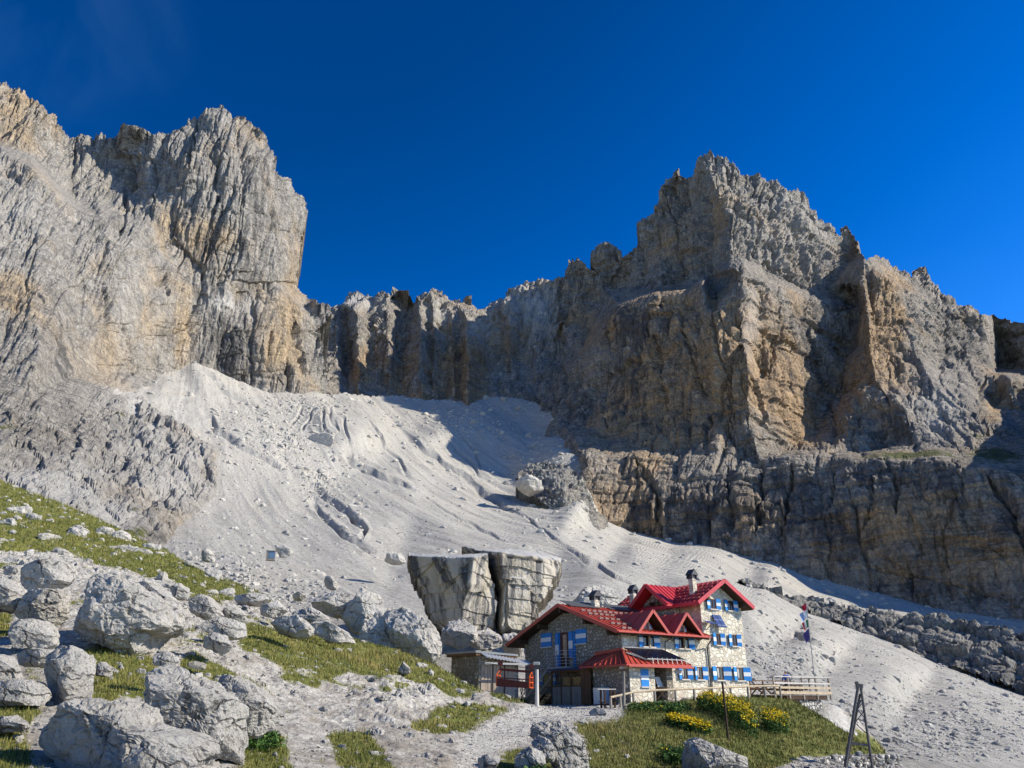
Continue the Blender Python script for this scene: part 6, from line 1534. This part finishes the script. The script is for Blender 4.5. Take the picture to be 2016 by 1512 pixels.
# goods cable with its basket
Dk = 51.5
pa, pb = V3(985, 1306, Dk), V3(1046, 1312, Dk - .6)
ce = pb + (pb - pa).normalized() * .55; cs = V3(905, 1299, 57.0)
cb = empty('cable', cs, 0, 'thin steel cable running from the stone shed to the pale post', 'cable')
MB().tube([Vector((0, 0, 0)), pa - cs + Vector((0, 0, -.10)), pb - cs + Vector((0, 0, -.10)), Vector(tp) - cs], .02, 6).build('cable_rope', M_DARKM, cb)
kb = empty('cable_basket', V3(1014, 1352, Dk), 0, 'rust-red goods basket with orange end frames hanging from two pulleys', 'cable basket')
ko = kb.location.copy()
for q in (pa, pb):
    m = MB(); c = q - ko
    m.tube([c + Vector((0, -.05, 0)), c + Vector((0, .05, 0))], .17, 14); w_o = m.build('pulley', M_RUST, kb)
    MB().tube([c + Vector((0, -.07, 0)), c + Vector((0, .07, 0))], .04, 8).build('axle', M_DARKM, w_o)
bl, br = V3(985, 1318, Dk) - ko, V3(1047, 1323, Dk - .6) - ko
MB().beam(bl, br, .07, .14).build('carrier_bar', M_RUST, kb)
m = MB(); m.beam(pa - ko, bl, .06, .06); m.beam(pb - ko, br, .06, .06); m.build('hanger', M_RUST, kb)
qa, qb = V3(981, 1350, Dk) - ko, V3(1046, 1354, Dk - .6) - ko
dd_ = (qb - qa).normalized(); pn = Vector((-dd_.y, dd_.x, 0)) * .42
m = MB()
for sg in (-1, 1):
    for hh_ in (0, .28, .46): m.beam(qa + pn * sg + Vector((0, 0, hh_)), qb + pn * sg + Vector((0, 0, hh_)), .05, .06)
    m.prism([qa + pn * sg + Vector((0, 0, .03)), qb + pn * sg + Vector((0, 0, .03)), qb + pn * sg + Vector((0, 0, .30)), qa + pn * sg + Vector((0, 0, .42))], pn.normalized() * .02)
m.prism([qa - pn, qb - pn, qb + pn, qa + pn], (0, 0, -.04))
m.build('basket_trough', M_RUST, kb)
for q, t_ in ((qa, bl), (qb, br)):
    m = MB(); 
    for sg in (-1, 1):
        m.beam(q + pn * sg * 1.02, q + pn * sg * 1.02 + Vector((0, 0, .62)), .07, .05); m.beam(q + pn * sg * 1.02 + Vector((0, 0, .62)), t_, .05, .04)
        m.beam(q + pn * sg * .5, q + pn * sg * .5 + Vector((0, 0, .6)), .05, .05)
    for hh_ in (0, .3, .6): m.beam(q - pn, q - pn * -1 + Vector((0, 0, 0)) + Vector((0, 0, 0)), .05, .05) if hh_ == 0 else m.beam(q - pn + Vector((0, 0, hh_)), q + pn + Vector((0, 0, hh_)), .05, .05)
    m.build('end_frame', M_ORNG, kb)
# trellis leaning by the hut corner
g0_ = V3(1028, 1384, 60)
tr = empty('trellis', g0_, 0, 'bare branching iron support beside the left corner of the hut', 'plant support')
m = MB(); m.tube([(0, 0, 0), (0, 0, 1.6)], .025); m.tube([(0, 0, .3), (.3, 0, 1.2)], .02); m.tube([(0, 0, .5), (-.25, 0, 1.3)], .02); m.tube([(0, 0, .8), (.25, 0, 1.5)], .015); m.build('trellis_bars', M_DARKM, tr)
# A-shaped trestle
Da = 36.0
ap = V3(1692, 1352, Da)
tz = empty('trestle', V3(1690, 1545, Da), 0, 'tall dark A-shaped iron trestle on the slope at lower right', 'trestle')
to = tz.location.copy()
la, ra_ = V3(1651, 1560, Da) - to, V3(1724, 1560, Da) - to; la.z -= .3; ra_.z -= .3; at_ = ap - to
M_IRON = m_plain('weathered_iron', (.10, .09, .085), .6, .4, .3, 6)
m = MB(); m.tube([la, at_ + Vector((-.06, 0, 0))], .075, 8, .06); m.build('leg', M_IRON, tz)
m = MB(); m.tube([la + Vector((.22, .5, 0)), at_ + Vector((.02, .1, -.3))], .05, 8); m.build('leg', M_IRON, tz)
m = MB(); m.tube([ra_, at_ + Vector((.06, 0, 0))], .065, 8, .055); m.build('leg', M_IRON, tz)
def on_leg(A, y_): # point of a leg at photo row y_
    f_ = (y_ - 1560) / (1352 - 1560); return A.lerp(at_, f_)
MB().beam(on_leg(la, 1457), on_leg(ra_, 1462), .07, .10).build('cross_bar', M_IRON, tz)
MB().beam(on_leg(la, 1384), on_leg(ra_, 1378), .05, .06).build('cross_bar', M_IRON, tz)
MB().beam(on_leg(la, 1400), on_leg(ra_, 1384), .035, .035).build('brace', M_IRON, tz)
for ya, yb in ((1400, 1378), (1392, 1410), (1425, 1400), (1418, 1440)):
    MB().beam(on_leg(la, ya), on_leg(ra_, yb), .03, .03).build('brace', M_IRON, tz)
m = MB(); m.beam(at_ + Vector((-.14, 0, .04)), at_ + Vector((.14, 0, .04)), .12, .14); m.tube([at_ + Vector((-.1, -.06, .15)), at_ + Vector((-.1, .06, .15))], .07, 10); m.build('trestle_head', M_IRON, tz)

# stone shed
sh0 = V3(943, 1372, 55.5)
shed = empty('stone_shed', (sh0.x, sh0.y, .22), rad(28), 'low stone shed with flat grey roof and weathered plank wall, left of the hut', 'shed')
MB().box(-.05, 3.0, 0, 4.6, -1.2, 3.0).build('shed_wall', M_STONE_S, shed)
m = MB()
for k in range(11): m.box(.12 + k * .235, .34 + k * .235, -.05, -.003, -1.1, 2.35)
m.build('plank_wall', M_WOOD_P, shed)
MB().box(.95, 1.0, -.11, -.055, -1.1, 2.4).build('door_post', M_WOOD_D, shed); MB().box(1.85, 1.92, -.11, -.055, -1.1, 2.4).build('door_post', M_WOOD_D, shed)
MB().box(-.1, 2.9, -.09, -.055, 2.3, 2.55).build('lintel', M_WOOD_G, shed)
rf = MB().prism([(-.35, -.1, 3.20), (2.9, -.1, 3.05), (2.9, 5.1, 3.2), (-.35, 5.1, 3.32)], (0, 0, -.13)).build('shed_roof', m_plain('grey_roof_sheet', (.22, .23, .24), .5, .4, .12, 3), shed)
MB().prism([(-.30, -.05, 3.06), (2.85, -.05, 2.91), (2.85, 5.0, 3.06), (-.30, 5.0, 3.18)], (0, 0, -.16)).build('roof_fascia', M_WOOD_B, shed)
m = MB()
for k in range(14):
    x_ = .1 + k * .25; m.prism([(x_, -1.0, 2.72 - k * .03), (x_ + .125, -1.0, 2.80 - k * .03), (x_ + .25, -1.0, 2.72 - k * .03), (x_ + .25, -.11, 3.02 - k * .03), (x_ + .125, -.11, 3.10 - k * .03), (x_, -.11, 3.02 - k * .03)], (0, 0, -.02))
m.build('corrugated_sheet', m_plain('corrugated_zinc', (.50, .50, .50), .55, .4, .1, 4, .0), shed)
MB().box(-.1, 3.7, -1.05, -.98, 2.3, 2.42).build('sheet_edge', M_STEEL, shed)
for k in range(4): MB().beam((-.10 - .05 * k, .3, .55 + k * .16), (-.25 - .05 * k, 3.2, .65 + k * .16), .10, .05).build('stacked_board', M_WOOD_W, shed)
# terrace on the right, with railing, tables and one person
DZ = .74
deck = rot_thing('terrace', 12.6, -.6, 0, 'timber terrace with pale railing at the right end of the hut', 'terrace')
m = MB()
for k in range(32): m.box(.2 + k * .27, .46 + k * .27, -.2, 3.6, DZ - .05, DZ)
m.build('decking', M_WOOD_G, deck)
MB().box(3.2, 8.2, -.15, 3.4, DZ - .35, DZ - .055).build('deck_beam', M_WOOD_D, deck)
MB().box(5.0, 7.6, .0, 3.2, -3.0, DZ - .36).build('support_wall', M_STONE_D, deck, .05)
rl = MB(); x0r, x1r = 1.85, 8.65
rl.beam((x0r, -.2, DZ + 1.28), (x1r, -.2, DZ + 1.28), .12, .07); rl.beam((x0r, -.2, DZ + .82), (x1r, -.2, DZ + .82), .05, .11)
rl.beam((x1r, -.2, DZ + 1.28), (x1r, 3.5, DZ + 1.28), .12, .07); rl.beam((x1r, -.2, DZ + .82), (x1r, 3.5, DZ + .82), .05, .11)
rl = rl.build('handrail', M_WOOD_W, deck)
rl2 = MB(); rl2.beam((x0r, -.24, DZ + .50), (x1r, -.24, DZ + .50), .04, .16); rl2.beam((x0r, -.24, DZ + .14), (x1r, -.24, DZ + .14), .04, .20); rl2.build('lower_rail', M_WOOD_Y, deck)
for k in range(5): MB().box(x0r - .06 + k * (x1r - x0r) / 4, x0r + .06 + k * (x1r - x0r) / 4, -.22, -.10, DZ - .35, DZ + 1.25).build('railing_post', M_WOOD_G, deck)
for k in (1.6, 3.4): MB().box(x1r - .06, x1r + .06, k, k + .12, DZ - .35, DZ + 1.25).build('railing_post', M_WOOD_G, deck)
m = MB(); m.beam((.1, 3.5, DZ + 1.1), (8.5, 3.5, DZ + 1.1), .10, .06)
for k in range(6): m.beam((.3 + k * 1.6, 3.5, DZ), (.3 + k * 1.6, 3.5, DZ + 1.08), .09, .09)
m.build('back_railing', M_WOOD_B, deck)
def picnic(l, g, label):
    o = rot_thing('picnic_table', l, g, DZ, label, 'picnic table', .0, 'picnic tables on the terrace')
    MB().box(-.95, .95, -.38, .38, .70, .75).build('tabletop', M_WOOD_B, o)
    for sg in (-1, 1): MB().box(-.95, .95, sg * .72 - .13, sg * .72 + .13, .42, .46).build('bench', M_WOOD_B, o)
    for x_ in (-.7, .7):
        MB().beam((x_, -.6, 0), (x_, .25, .69), .07, .09).build('leg', M_WOOD_B, o); MB().beam((x_ + .08, .6, 0), (x_ + .08, -.25, .69), .07, .09).build('leg', M_WOOD_B, o)
        MB().beam((x_ + .16, -.85, .38), (x_ + .16, .85, .38), .06, .07).build('cross_beam', M_WOOD_B, o)
    return o
picnic(13.5, .7, 'brown picnic table next to the right corner of the hut'); picnic(16.0, .8, 'brown picnic table in the middle of the terrace'); picnic(18.7, .9, 'brown picnic table near the flagpole end of the terrace')
# folding table with a white chair back at the entrance
ft = rot_thing('folding_table', 1.75, -1.55, .36, 'dark folding table with crossed legs in front of the entrance door', 'table')
MB().box(-.55, .55, -.3, .3, .70, .75).build('tabletop', M_WOOD_D, ft)
for y_ in (-.24, .24):
    MB().beam((-.45, y_, 0), (.45, y_, .70), .05, .04).build('leg', M_WOOD_D, ft); MB().beam((.45, y_ + .05, 0), (-.45, y_ + .05, .70), .05, .04).build('leg', M_WOOD_D, ft)
bd = rot_thing('white_board', 1.95, -1.45, 1.12, 'white board leaning on the dark folding table by the entrance', 'board')
MB().prism([(-.18, 0, 0), (.30, 0, .0), (.16, .16, .62), (-.28, .16, .62)], (0, .03, 0)).build('board_sheet', M_WHITE, bd)
# flagpole
fp0, fp1 = V3(1604, 1345, 66.0), V3(1587, 1183, 66.0)
fl = empty('flagpole', (fp0.x, fp0.y, DZ - .2), 0, 'slim flagpole with four small flags at the end of the terrace', 'flagpole')
b_ = Vector((fp1.x - fp0.x, 0, fp1.z - DZ + .2))
MB().tube([(0, 0, 0), b_ * .5, b_], .05, 8, .03).build('pole_shaft', M_STEEL, fl)
def flag(y0, y1, w_, cols, label):
    z0 = V3(1590, y1, 66.0).z - fl.location.z; z1 = V3(1590, y0, 66.0).z - fl.location.z
    root = None; n = len(cols)
    fr0 = z0 / b_.z; fr1 = z1 / b_.z
    for k, cc in enumerate(cols):
        vs_, fs = [], []; NN = 6
        for a in range(NN + 1):
            for b in range(5):
                s_ = (k + a / NN) / n; h = z1 + (z0 - z1) * b / 4 - s_ * (z1 - z0) * .55
                xx = b_.x * (z1 + (z0 - z1) * b / 4) / b_.z - .04 - s_ * w_ * (1 - .25 * b / 4)
                vs_.append((xx, .10 * math.sin(s_ * 9 + b * .6) * s_ + .05 * s_, h))
        for a in range(NN):
            for b in range(4): fs.append((a * 5 + b, a * 5 + b + 1, (a + 1) * 5 + b + 1, (a + 1) * 5 + b))
        o = MB().add(vs_, fs).build('flag' if root is None else 'flag_stripe', cc, fl if root is None else root, smooth=True)
        if root is None: root = o; o['label'] = label
M_FR, M_FG, M_FP, M_FB = m_plain('flag_red', (.50, .02, .05), .8), m_plain('flag_green', (.03, .20, .06), .8), m_plain('flag_violet', (.07, .05, .20), .8), m_plain('flag_pale_blue', (.30, .45, .72), .8)
flag(1187, 1199, .36, [M_FR, M_FR], 'small red flag'); flag(1200, 1216, .62, [M_WHITE, M_FB], 'white and pale blue flag'); flag(1219, 1234, .50, [M_FG, M_WHITE, M_FR], 'green, white and red flag'); flag(1237, 1257, .50, [M_FP], 'dark violet flag')
# tiny cabin on the scree
k0 = V3(533, 1099, 135)
cbn = empty('small_cabin', k0, .2, 'tiny grey cabin with a pale blue front far up on the scree', 'cabin')
MB().box(-.75, .75, -.6, .6, -.4, 1.15).build('cabin_wall', M_WOOD_G, cbn); MB().prism([(-.9, -.75, 1.15), (.9, -.75, 1.15), (.9, .75, 1.3), (-.9, .75, 1.3)], (0, 0, .10)).build('cabin_roof', M_STEEL, cbn); MB().box(-.35, .75, -.63, -.603, -.1, 1.05).build('cabin_door', m_plain('pale_blue_paint', (.12, .20, .30), .6), cbn)
# dry stone wall at the lower right
dw = []
for (x_, yt, D) in ((1545, 1501, 36.0), (1600, 1493, 37.5), (1660, 1488, 39.5), (1720, 1486, 41.5), (1768, 1486, 43.0)):
    dw.append(V3(x_, yt, D))
m = MB()
for i in range(len(dw) - 1):
    a, b = dw[i], dw[i + 1]; m.prism([a, b, b + Vector((.1, .7, 0)), a + Vector((.1, .7, 0))], (0, 0, -2.6))
m.v = [(x, y, z) for x, y, z in m.v]
wl_ = m.build('dry_stone_wall', M_STONE_D); tag(wl_, 'dry stone retaining wall below the grass bank at the lower right edge', 'stone wall')
nst = 260; rg = np.random.default_rng(8); pts_ = []
for k in range(nst):
    s_ = rg.uniform(0, len(dw) - 1.001); i = int(s_); q = dw[i].lerp(dw[i + 1], s_ - i); pts_.append((q.x, q.y - .05, q.z - rg.uniform(-.05, 1.6), rg.uniform(.10, .2)))
o = stone_mesh('wall_stones', np.array(pts_), 2, 'stones', 861); o.parent = wl_
for k in ('label', 'category'):
    del o[k]
# ------------------------------------------------------------------ yellow flowering plants
t = NT('leaf_green', .7, .2); t.col(t.ramp(t.attr('tone'), [(0, (.016, .045, .010)), (.5, (.045, .105, .020)), (1, (.12, .19, .04))])); M_LEAF = t.m
t = NT('yellow_petals', .7, .2); t.col(t.ramp(t.attr('tone'), [(0, (.45, .30, .005)), (.6, (.68, .48, .008)), (1, (.80, .62, .03))])); M_PETAL = t.m
t = NT('plant_stems', .8, .2); t.col(t.ramp(t.attr('tone'), [(0, (.03, .06, .015)), (1, (.10, .14, .04))])); M_STEM = t.m
def leaf_cloud(name, P, size, mat, seed, parent=None, flat=.5):
    r = np.random.default_rng(seed); n = len(P)
    a = r.uniform(0, 6.28, n); el = r.normal(0, flat, n)
    d = np.stack([np.cos(a) * np.cos(el), np.sin(a) * np.cos(el), np.sin(el)], 1)
    u = np.stack([-np.sin(a), np.cos(a), r.normal(0, .4, n)], 1)
    s = size * r.uniform(.6, 1.3, n)
    s = s[:, None]
    co = np.stack([P - d * s, P + u * s * .45, P + d * s, P - u * s * .45], 1).reshape(-1, 3)
    F = np.arange(len(co)).reshape(-1, 4)
    return np_mesh(name, co, F, mat, {'tone': np.repeat(r.uniform(0, 1, n), 4)}, parent=parent)
def flower_plant(poly, D0, D1, n, h, label, seed, top=.55, group=None):
    """poly: outline in photo pixels on the meadow; the distance runs from D1 (top row) to D0 (bottom row)"""
    r = np.random.default_rng(seed)
    xs = [p[0] for p in poly]; ys = [p[1] for p in poly]
    X = r.uniform(min(xs), max(xs), n * 3); Y = r.uniform(min(ys), max(ys), n * 3)
    m = in_poly(X, Y, poly); X, Y = X[m][:n], Y[m][:n]
    D = D1 + (D0 - D1) * (Y - min(ys)) / (max(ys) - min(ys)) + r.normal(0, .3, len(X))
    x, y, z = P3(X, Y, D); g = gz(x, y)
    base = np.stack([x, y, g], 1)
    o = empty(label[0], (float(x.mean()), float(y.mean()), float(g.mean())), 0, label[1], 'flowering plant', group)
    off = np.array(o.location[:])
    # shoots: each stands on the ground under its own spot in the mound
    H = h * r.uniform(.65, 1.1, len(X))
    leaves, petals = [], []
    for k in range(len(X)):
        b = base[k] - off
        nl = 12
        tt = r.uniform(.1, .95, nl); leaves.append(b + np.stack([r.normal(0, .10, nl), r.normal(0, .10, nl), tt * H[k]], 1))
        if r.uniform() < top:
            npt = 9; petals.append(b + np.stack([r.normal(0, .075, npt), r.normal(0, .075, npt), H[k] * (1 + r.normal(0, .05, npt))], 1))
    leaf_cloud('foliage', np.concatenate(leaves), .075, M_LEAF, seed + 1, o, .6)
    if petals: leaf_cloud('blossom', np.concatenate(petals), .055, M_PETAL, seed + 2, o, .5)
    s = r.choice(len(X), min(len(X), 160), False)
    a = np.repeat((base[s] - off), 3, 0); a = a.reshape(-1, 3, 3); a[:, 1, 0] += .02; a[:, 2, 2] += H[s]
    st_ = np_mesh('stems', a.reshape(-1, 3), np.arange(len(a) * 3).reshape(-1, 3), M_STEM, {'tone': r.uniform(0, 1, len(a) * 3)}, parent=o)
    st_['kind'] = 'stuff'
    return o
flower_plant([(1378, 1392), (1400, 1386), (1440, 1392), (1475, 1410), (1488, 1436), (1492, 1458), (1470, 1452), (1440, 1425), (1400, 1412), (1376, 1405)], 39, 49, 520, .95, ('yellow_flower_bush', 'largest mound of yellow flowers on the grass bank below the fence'), 901, .6)
flower_plant([(1506, 1440), (1530, 1436), (1554, 1450), (1552, 1470), (1520, 1472), (1508, 1458)], 42, 46, 170, .85, ('yellow_flower_bush', 'small round clump of yellow flowers at right on the bank'), 911, .65)
flower_plant([(1312, 1425), (1340, 1422), (1370, 1430), (1400, 1446), (1398, 1456), (1360, 1448), (1325, 1440)], 37, 41, 330, .42, ('yellow_flower_bed', 'low strip of yellow flowers behind the jagged white rock'), 921, .8)
flower_plant([(1240, 1390), (1290, 1388), (1340, 1388), (1360, 1396), (1340, 1410), (1280, 1402), (1245, 1402)], 44, 49, 420, .40, ('leafy_plant', 'leafy green herbs along the fence above the bank'), 931, .02)
flower_plant([(1300, 1478), (1340, 1470), (1362, 1490), (1350, 1505), (1310, 1500)], 27, 29, 130, .38, ('leafy_plant', 'dark green leafy tuft left of the jagged white rock'), 941, .01)
flower_plant([(474, 1458), (520, 1455), (545, 1475), (530, 1500), (480, 1505)], 20, 23, 150, .22, ('leafy_plant', 'low green cushion plant right of the largest blue-grey boulder'), 951, .01)
flower_plant([(1035, 1494), (1070, 1500), (1085, 1520), (1045, 1525)], 21, 22, 60, .22, ('leafy_plant', 'green leafy tuft at the bottom edge below the ribbed outcrop'), 961, .01)
flower_plant([(1000, 1362), (1030, 1360), (1040, 1374), (1005, 1376)], 60, 63, 120, .6, ('leafy_plant', 'nettles between the stone shed and the hut'), 971, .01)

# ------------------------------------------------------------------ the person on the terrace
def person(loc, rz, label):
    root = empty('person', loc, rz, label, 'person')
    def skin(name, J, E, mat, lv=2):
        me = bpy.data.meshes.new(name); me.from_pydata([j[0] for j in J], E, []); me.update()
        o = link(name, me, mat, root)
        sm = o.modifiers.new('skin', 'SKIN'); sm.use_smooth_shade = True
        for i, j in enumerate(J):
            r_ = j[1] if isinstance(j[1], tuple) else (j[1], j[1]); me.skin_vertices[0].data[i].radius = r_
        me.skin_vertices[0].data[0].use_root = True
        ss = o.modifiers.new('sub', 'SUBSURF'); ss.levels = lv; ss.render_levels = lv
        return o
    M_SKIN = m_plain('skin', (.42, .24, .17), .6, .3, .05, 8)
    # +y is where the person looks
    J = [((0, 0, .95), (.15, .11)), ((0, 0, 1.12), (.14, .10)), ((0, .01, 1.32), (.17, .11)), ((0, 0, 1.44), (.09, .08)), ((0, .01, 1.50), .055), ((0, .03, 1.56), .065), ((0, .03, 1.64), (.078, .092)), ((0, .02, 1.70), (.06, .07)),
         ((-.20, 0, 1.40), .06), ((-.27, .02, 1.16), .045), ((-.22, .22, 1.02), .035), ((-.17, .32, 1.03), (.04, .018)), ((.20, 0, 1.40), .06), ((.27, .02, 1.16), .045), ((.22, .22, 1.02), .035), ((.17, .32, 1.03), (.04, .018)),
         ((-.10, 0, .86), .095), ((-.11, .02, .48), .062), ((-.11, -.02, .09), .042), ((-.12, .13, .04), (.045, .03)), ((.10, 0, .86), .095), ((.11, .02, .48), .062), ((.11, -.02, .09), .042), ((.12, .13, .04), (.045, .03))]
    E = [(0, 1), (1, 2), (2, 3), (3, 4), (4, 5), (5, 6), (6, 7), (3, 8), (8, 9), (9, 10), (10, 11), (3, 12), (12, 13), (13, 14), (14, 15), (0, 16), (16, 17), (17, 18), (18, 19), (0, 20), (20, 21), (21, 22), (22, 23)]
    k0 = len(J)
    for sx_, hi_ in ((-1, 11), (1, 15)):
        hx = sx_ * .17
        for q, ln in enumerate((.062, .072, .068, .055)):
            J.append(((hx + (q - 1.5) * .02, .37, 1.028), .009)); J.append(((hx + (q - 1.5) * .022, .37 + ln * .7, 1.022), .008)); J.append(((hx + (q - 1.5) * .022, .37 + ln, 1.0), .007))
            E += [(hi_, len(J) - 3), (len(J) - 3, len(J) - 2), (len(J) - 2, len(J) - 1)]
        J.append(((hx - sx_ * .045, .34, 1.028), .010)); J.append(((hx - sx_ * .06, .38, 1.018), .009)); E += [(hi_, len(J) - 2), (len(J) - 2, len(J) - 1)]
    body = skin('body', J, E, M_SKIN)
    S = [((0, 0, .97), (.175, .135)), ((0, 0, 1.12), (.165, .125)), ((0, .01, 1.32), (.20, .135)), ((0, 0, 1.44), (.11, .10)), ((0, 0, 1.48), (.07, .07)), ((-.20, 0, 1.40), .078), ((-.27, .02, 1.16), .062), ((-.235, .16, 1.06), .05), ((.20, 0, 1.40), .078), ((.27, .02, 1.16), .062), ((.235, .16, 1.06), .05)]
    skin('shirt', S, [(0, 1), (1, 2), (2, 3), (3, 4), (3, 5), (5, 6), (6, 7), (3, 8), (8, 9), (9, 10)], m_plain('blue_jacket_cloth', (.02, .10, .42), .8, .2, .1, 6))
    T = [((0, 0, .95), (.165, .125)), ((-.10, 0, .84), .108), ((-.11, .02, .48), .075), ((-.11, -.02, .12), .058), ((.10, 0, .84), .108), ((.11, .02, .48), .075), ((.11, -.02, .12), .058)]
    skin('trousers', T, [(0, 1), (1, 2), (2, 3), (0, 4), (4, 5), (5, 6)], m_plain('dark_trousers_cloth', (.015, .02, .05), .85, .2, .1, 6))
    v, f = ICO[3]; hv = v * np.array([.083, .098, .085]); hv[:, 2] += 1.685; hv[:, 1] += .005
    sel = (hv[:, 2] > 1.645) & ~((hv[:, 1] > .06) & (hv[:, 2] < 1.72)); keep = sel[f].all(1)
    np_mesh('hair', hv, f[keep], m_plain('grey_hair', (.30, .28, .26), .7, .3, .2, 20), parent=root, smooth=True)
    m = MB()
    v2_, f2_ = ICO[2]
    for (p_, s_) in (((0, .125, 1.615), (.012, .018, .02)), ((-.082, .03, 1.62), (.012, .02, .032)), ((.082, .03, 1.62), (.012, .02, .032))):
        m.add([(p_[0] + q[0] * s_[0], p_[1] + q[1] * s_[1], p_[2] + q[2] * s_[2]) for q in v2_], [tuple(int(i) for i in q) for q in f2_])
    m.build('nose_and_ears', M_SKIN, body)
    m = MB()
    for sx_ in (-1, 1): m.add([(sx_ * .032 + q[0] * .013, .112 + q[1] * .01, 1.64 + q[2] * .009) for q in v2_], [tuple(int(i) for i in q) for q in f2_])
    m.add([(q[0] * .024, .113 + q[1] * .008, 1.575 + q[2] * .006) for q in v2_], [tuple(int(i) for i in q) for q in f2_])
    m.build('eyes_and_mouth', m_plain('eye_dark', (.06, .03, .03), .4), body)
    return root
person(hw(17.1, .1, DZ), TH + rad(-20), 'person in a blue jacket with short grey hair standing behind the terrace railing')
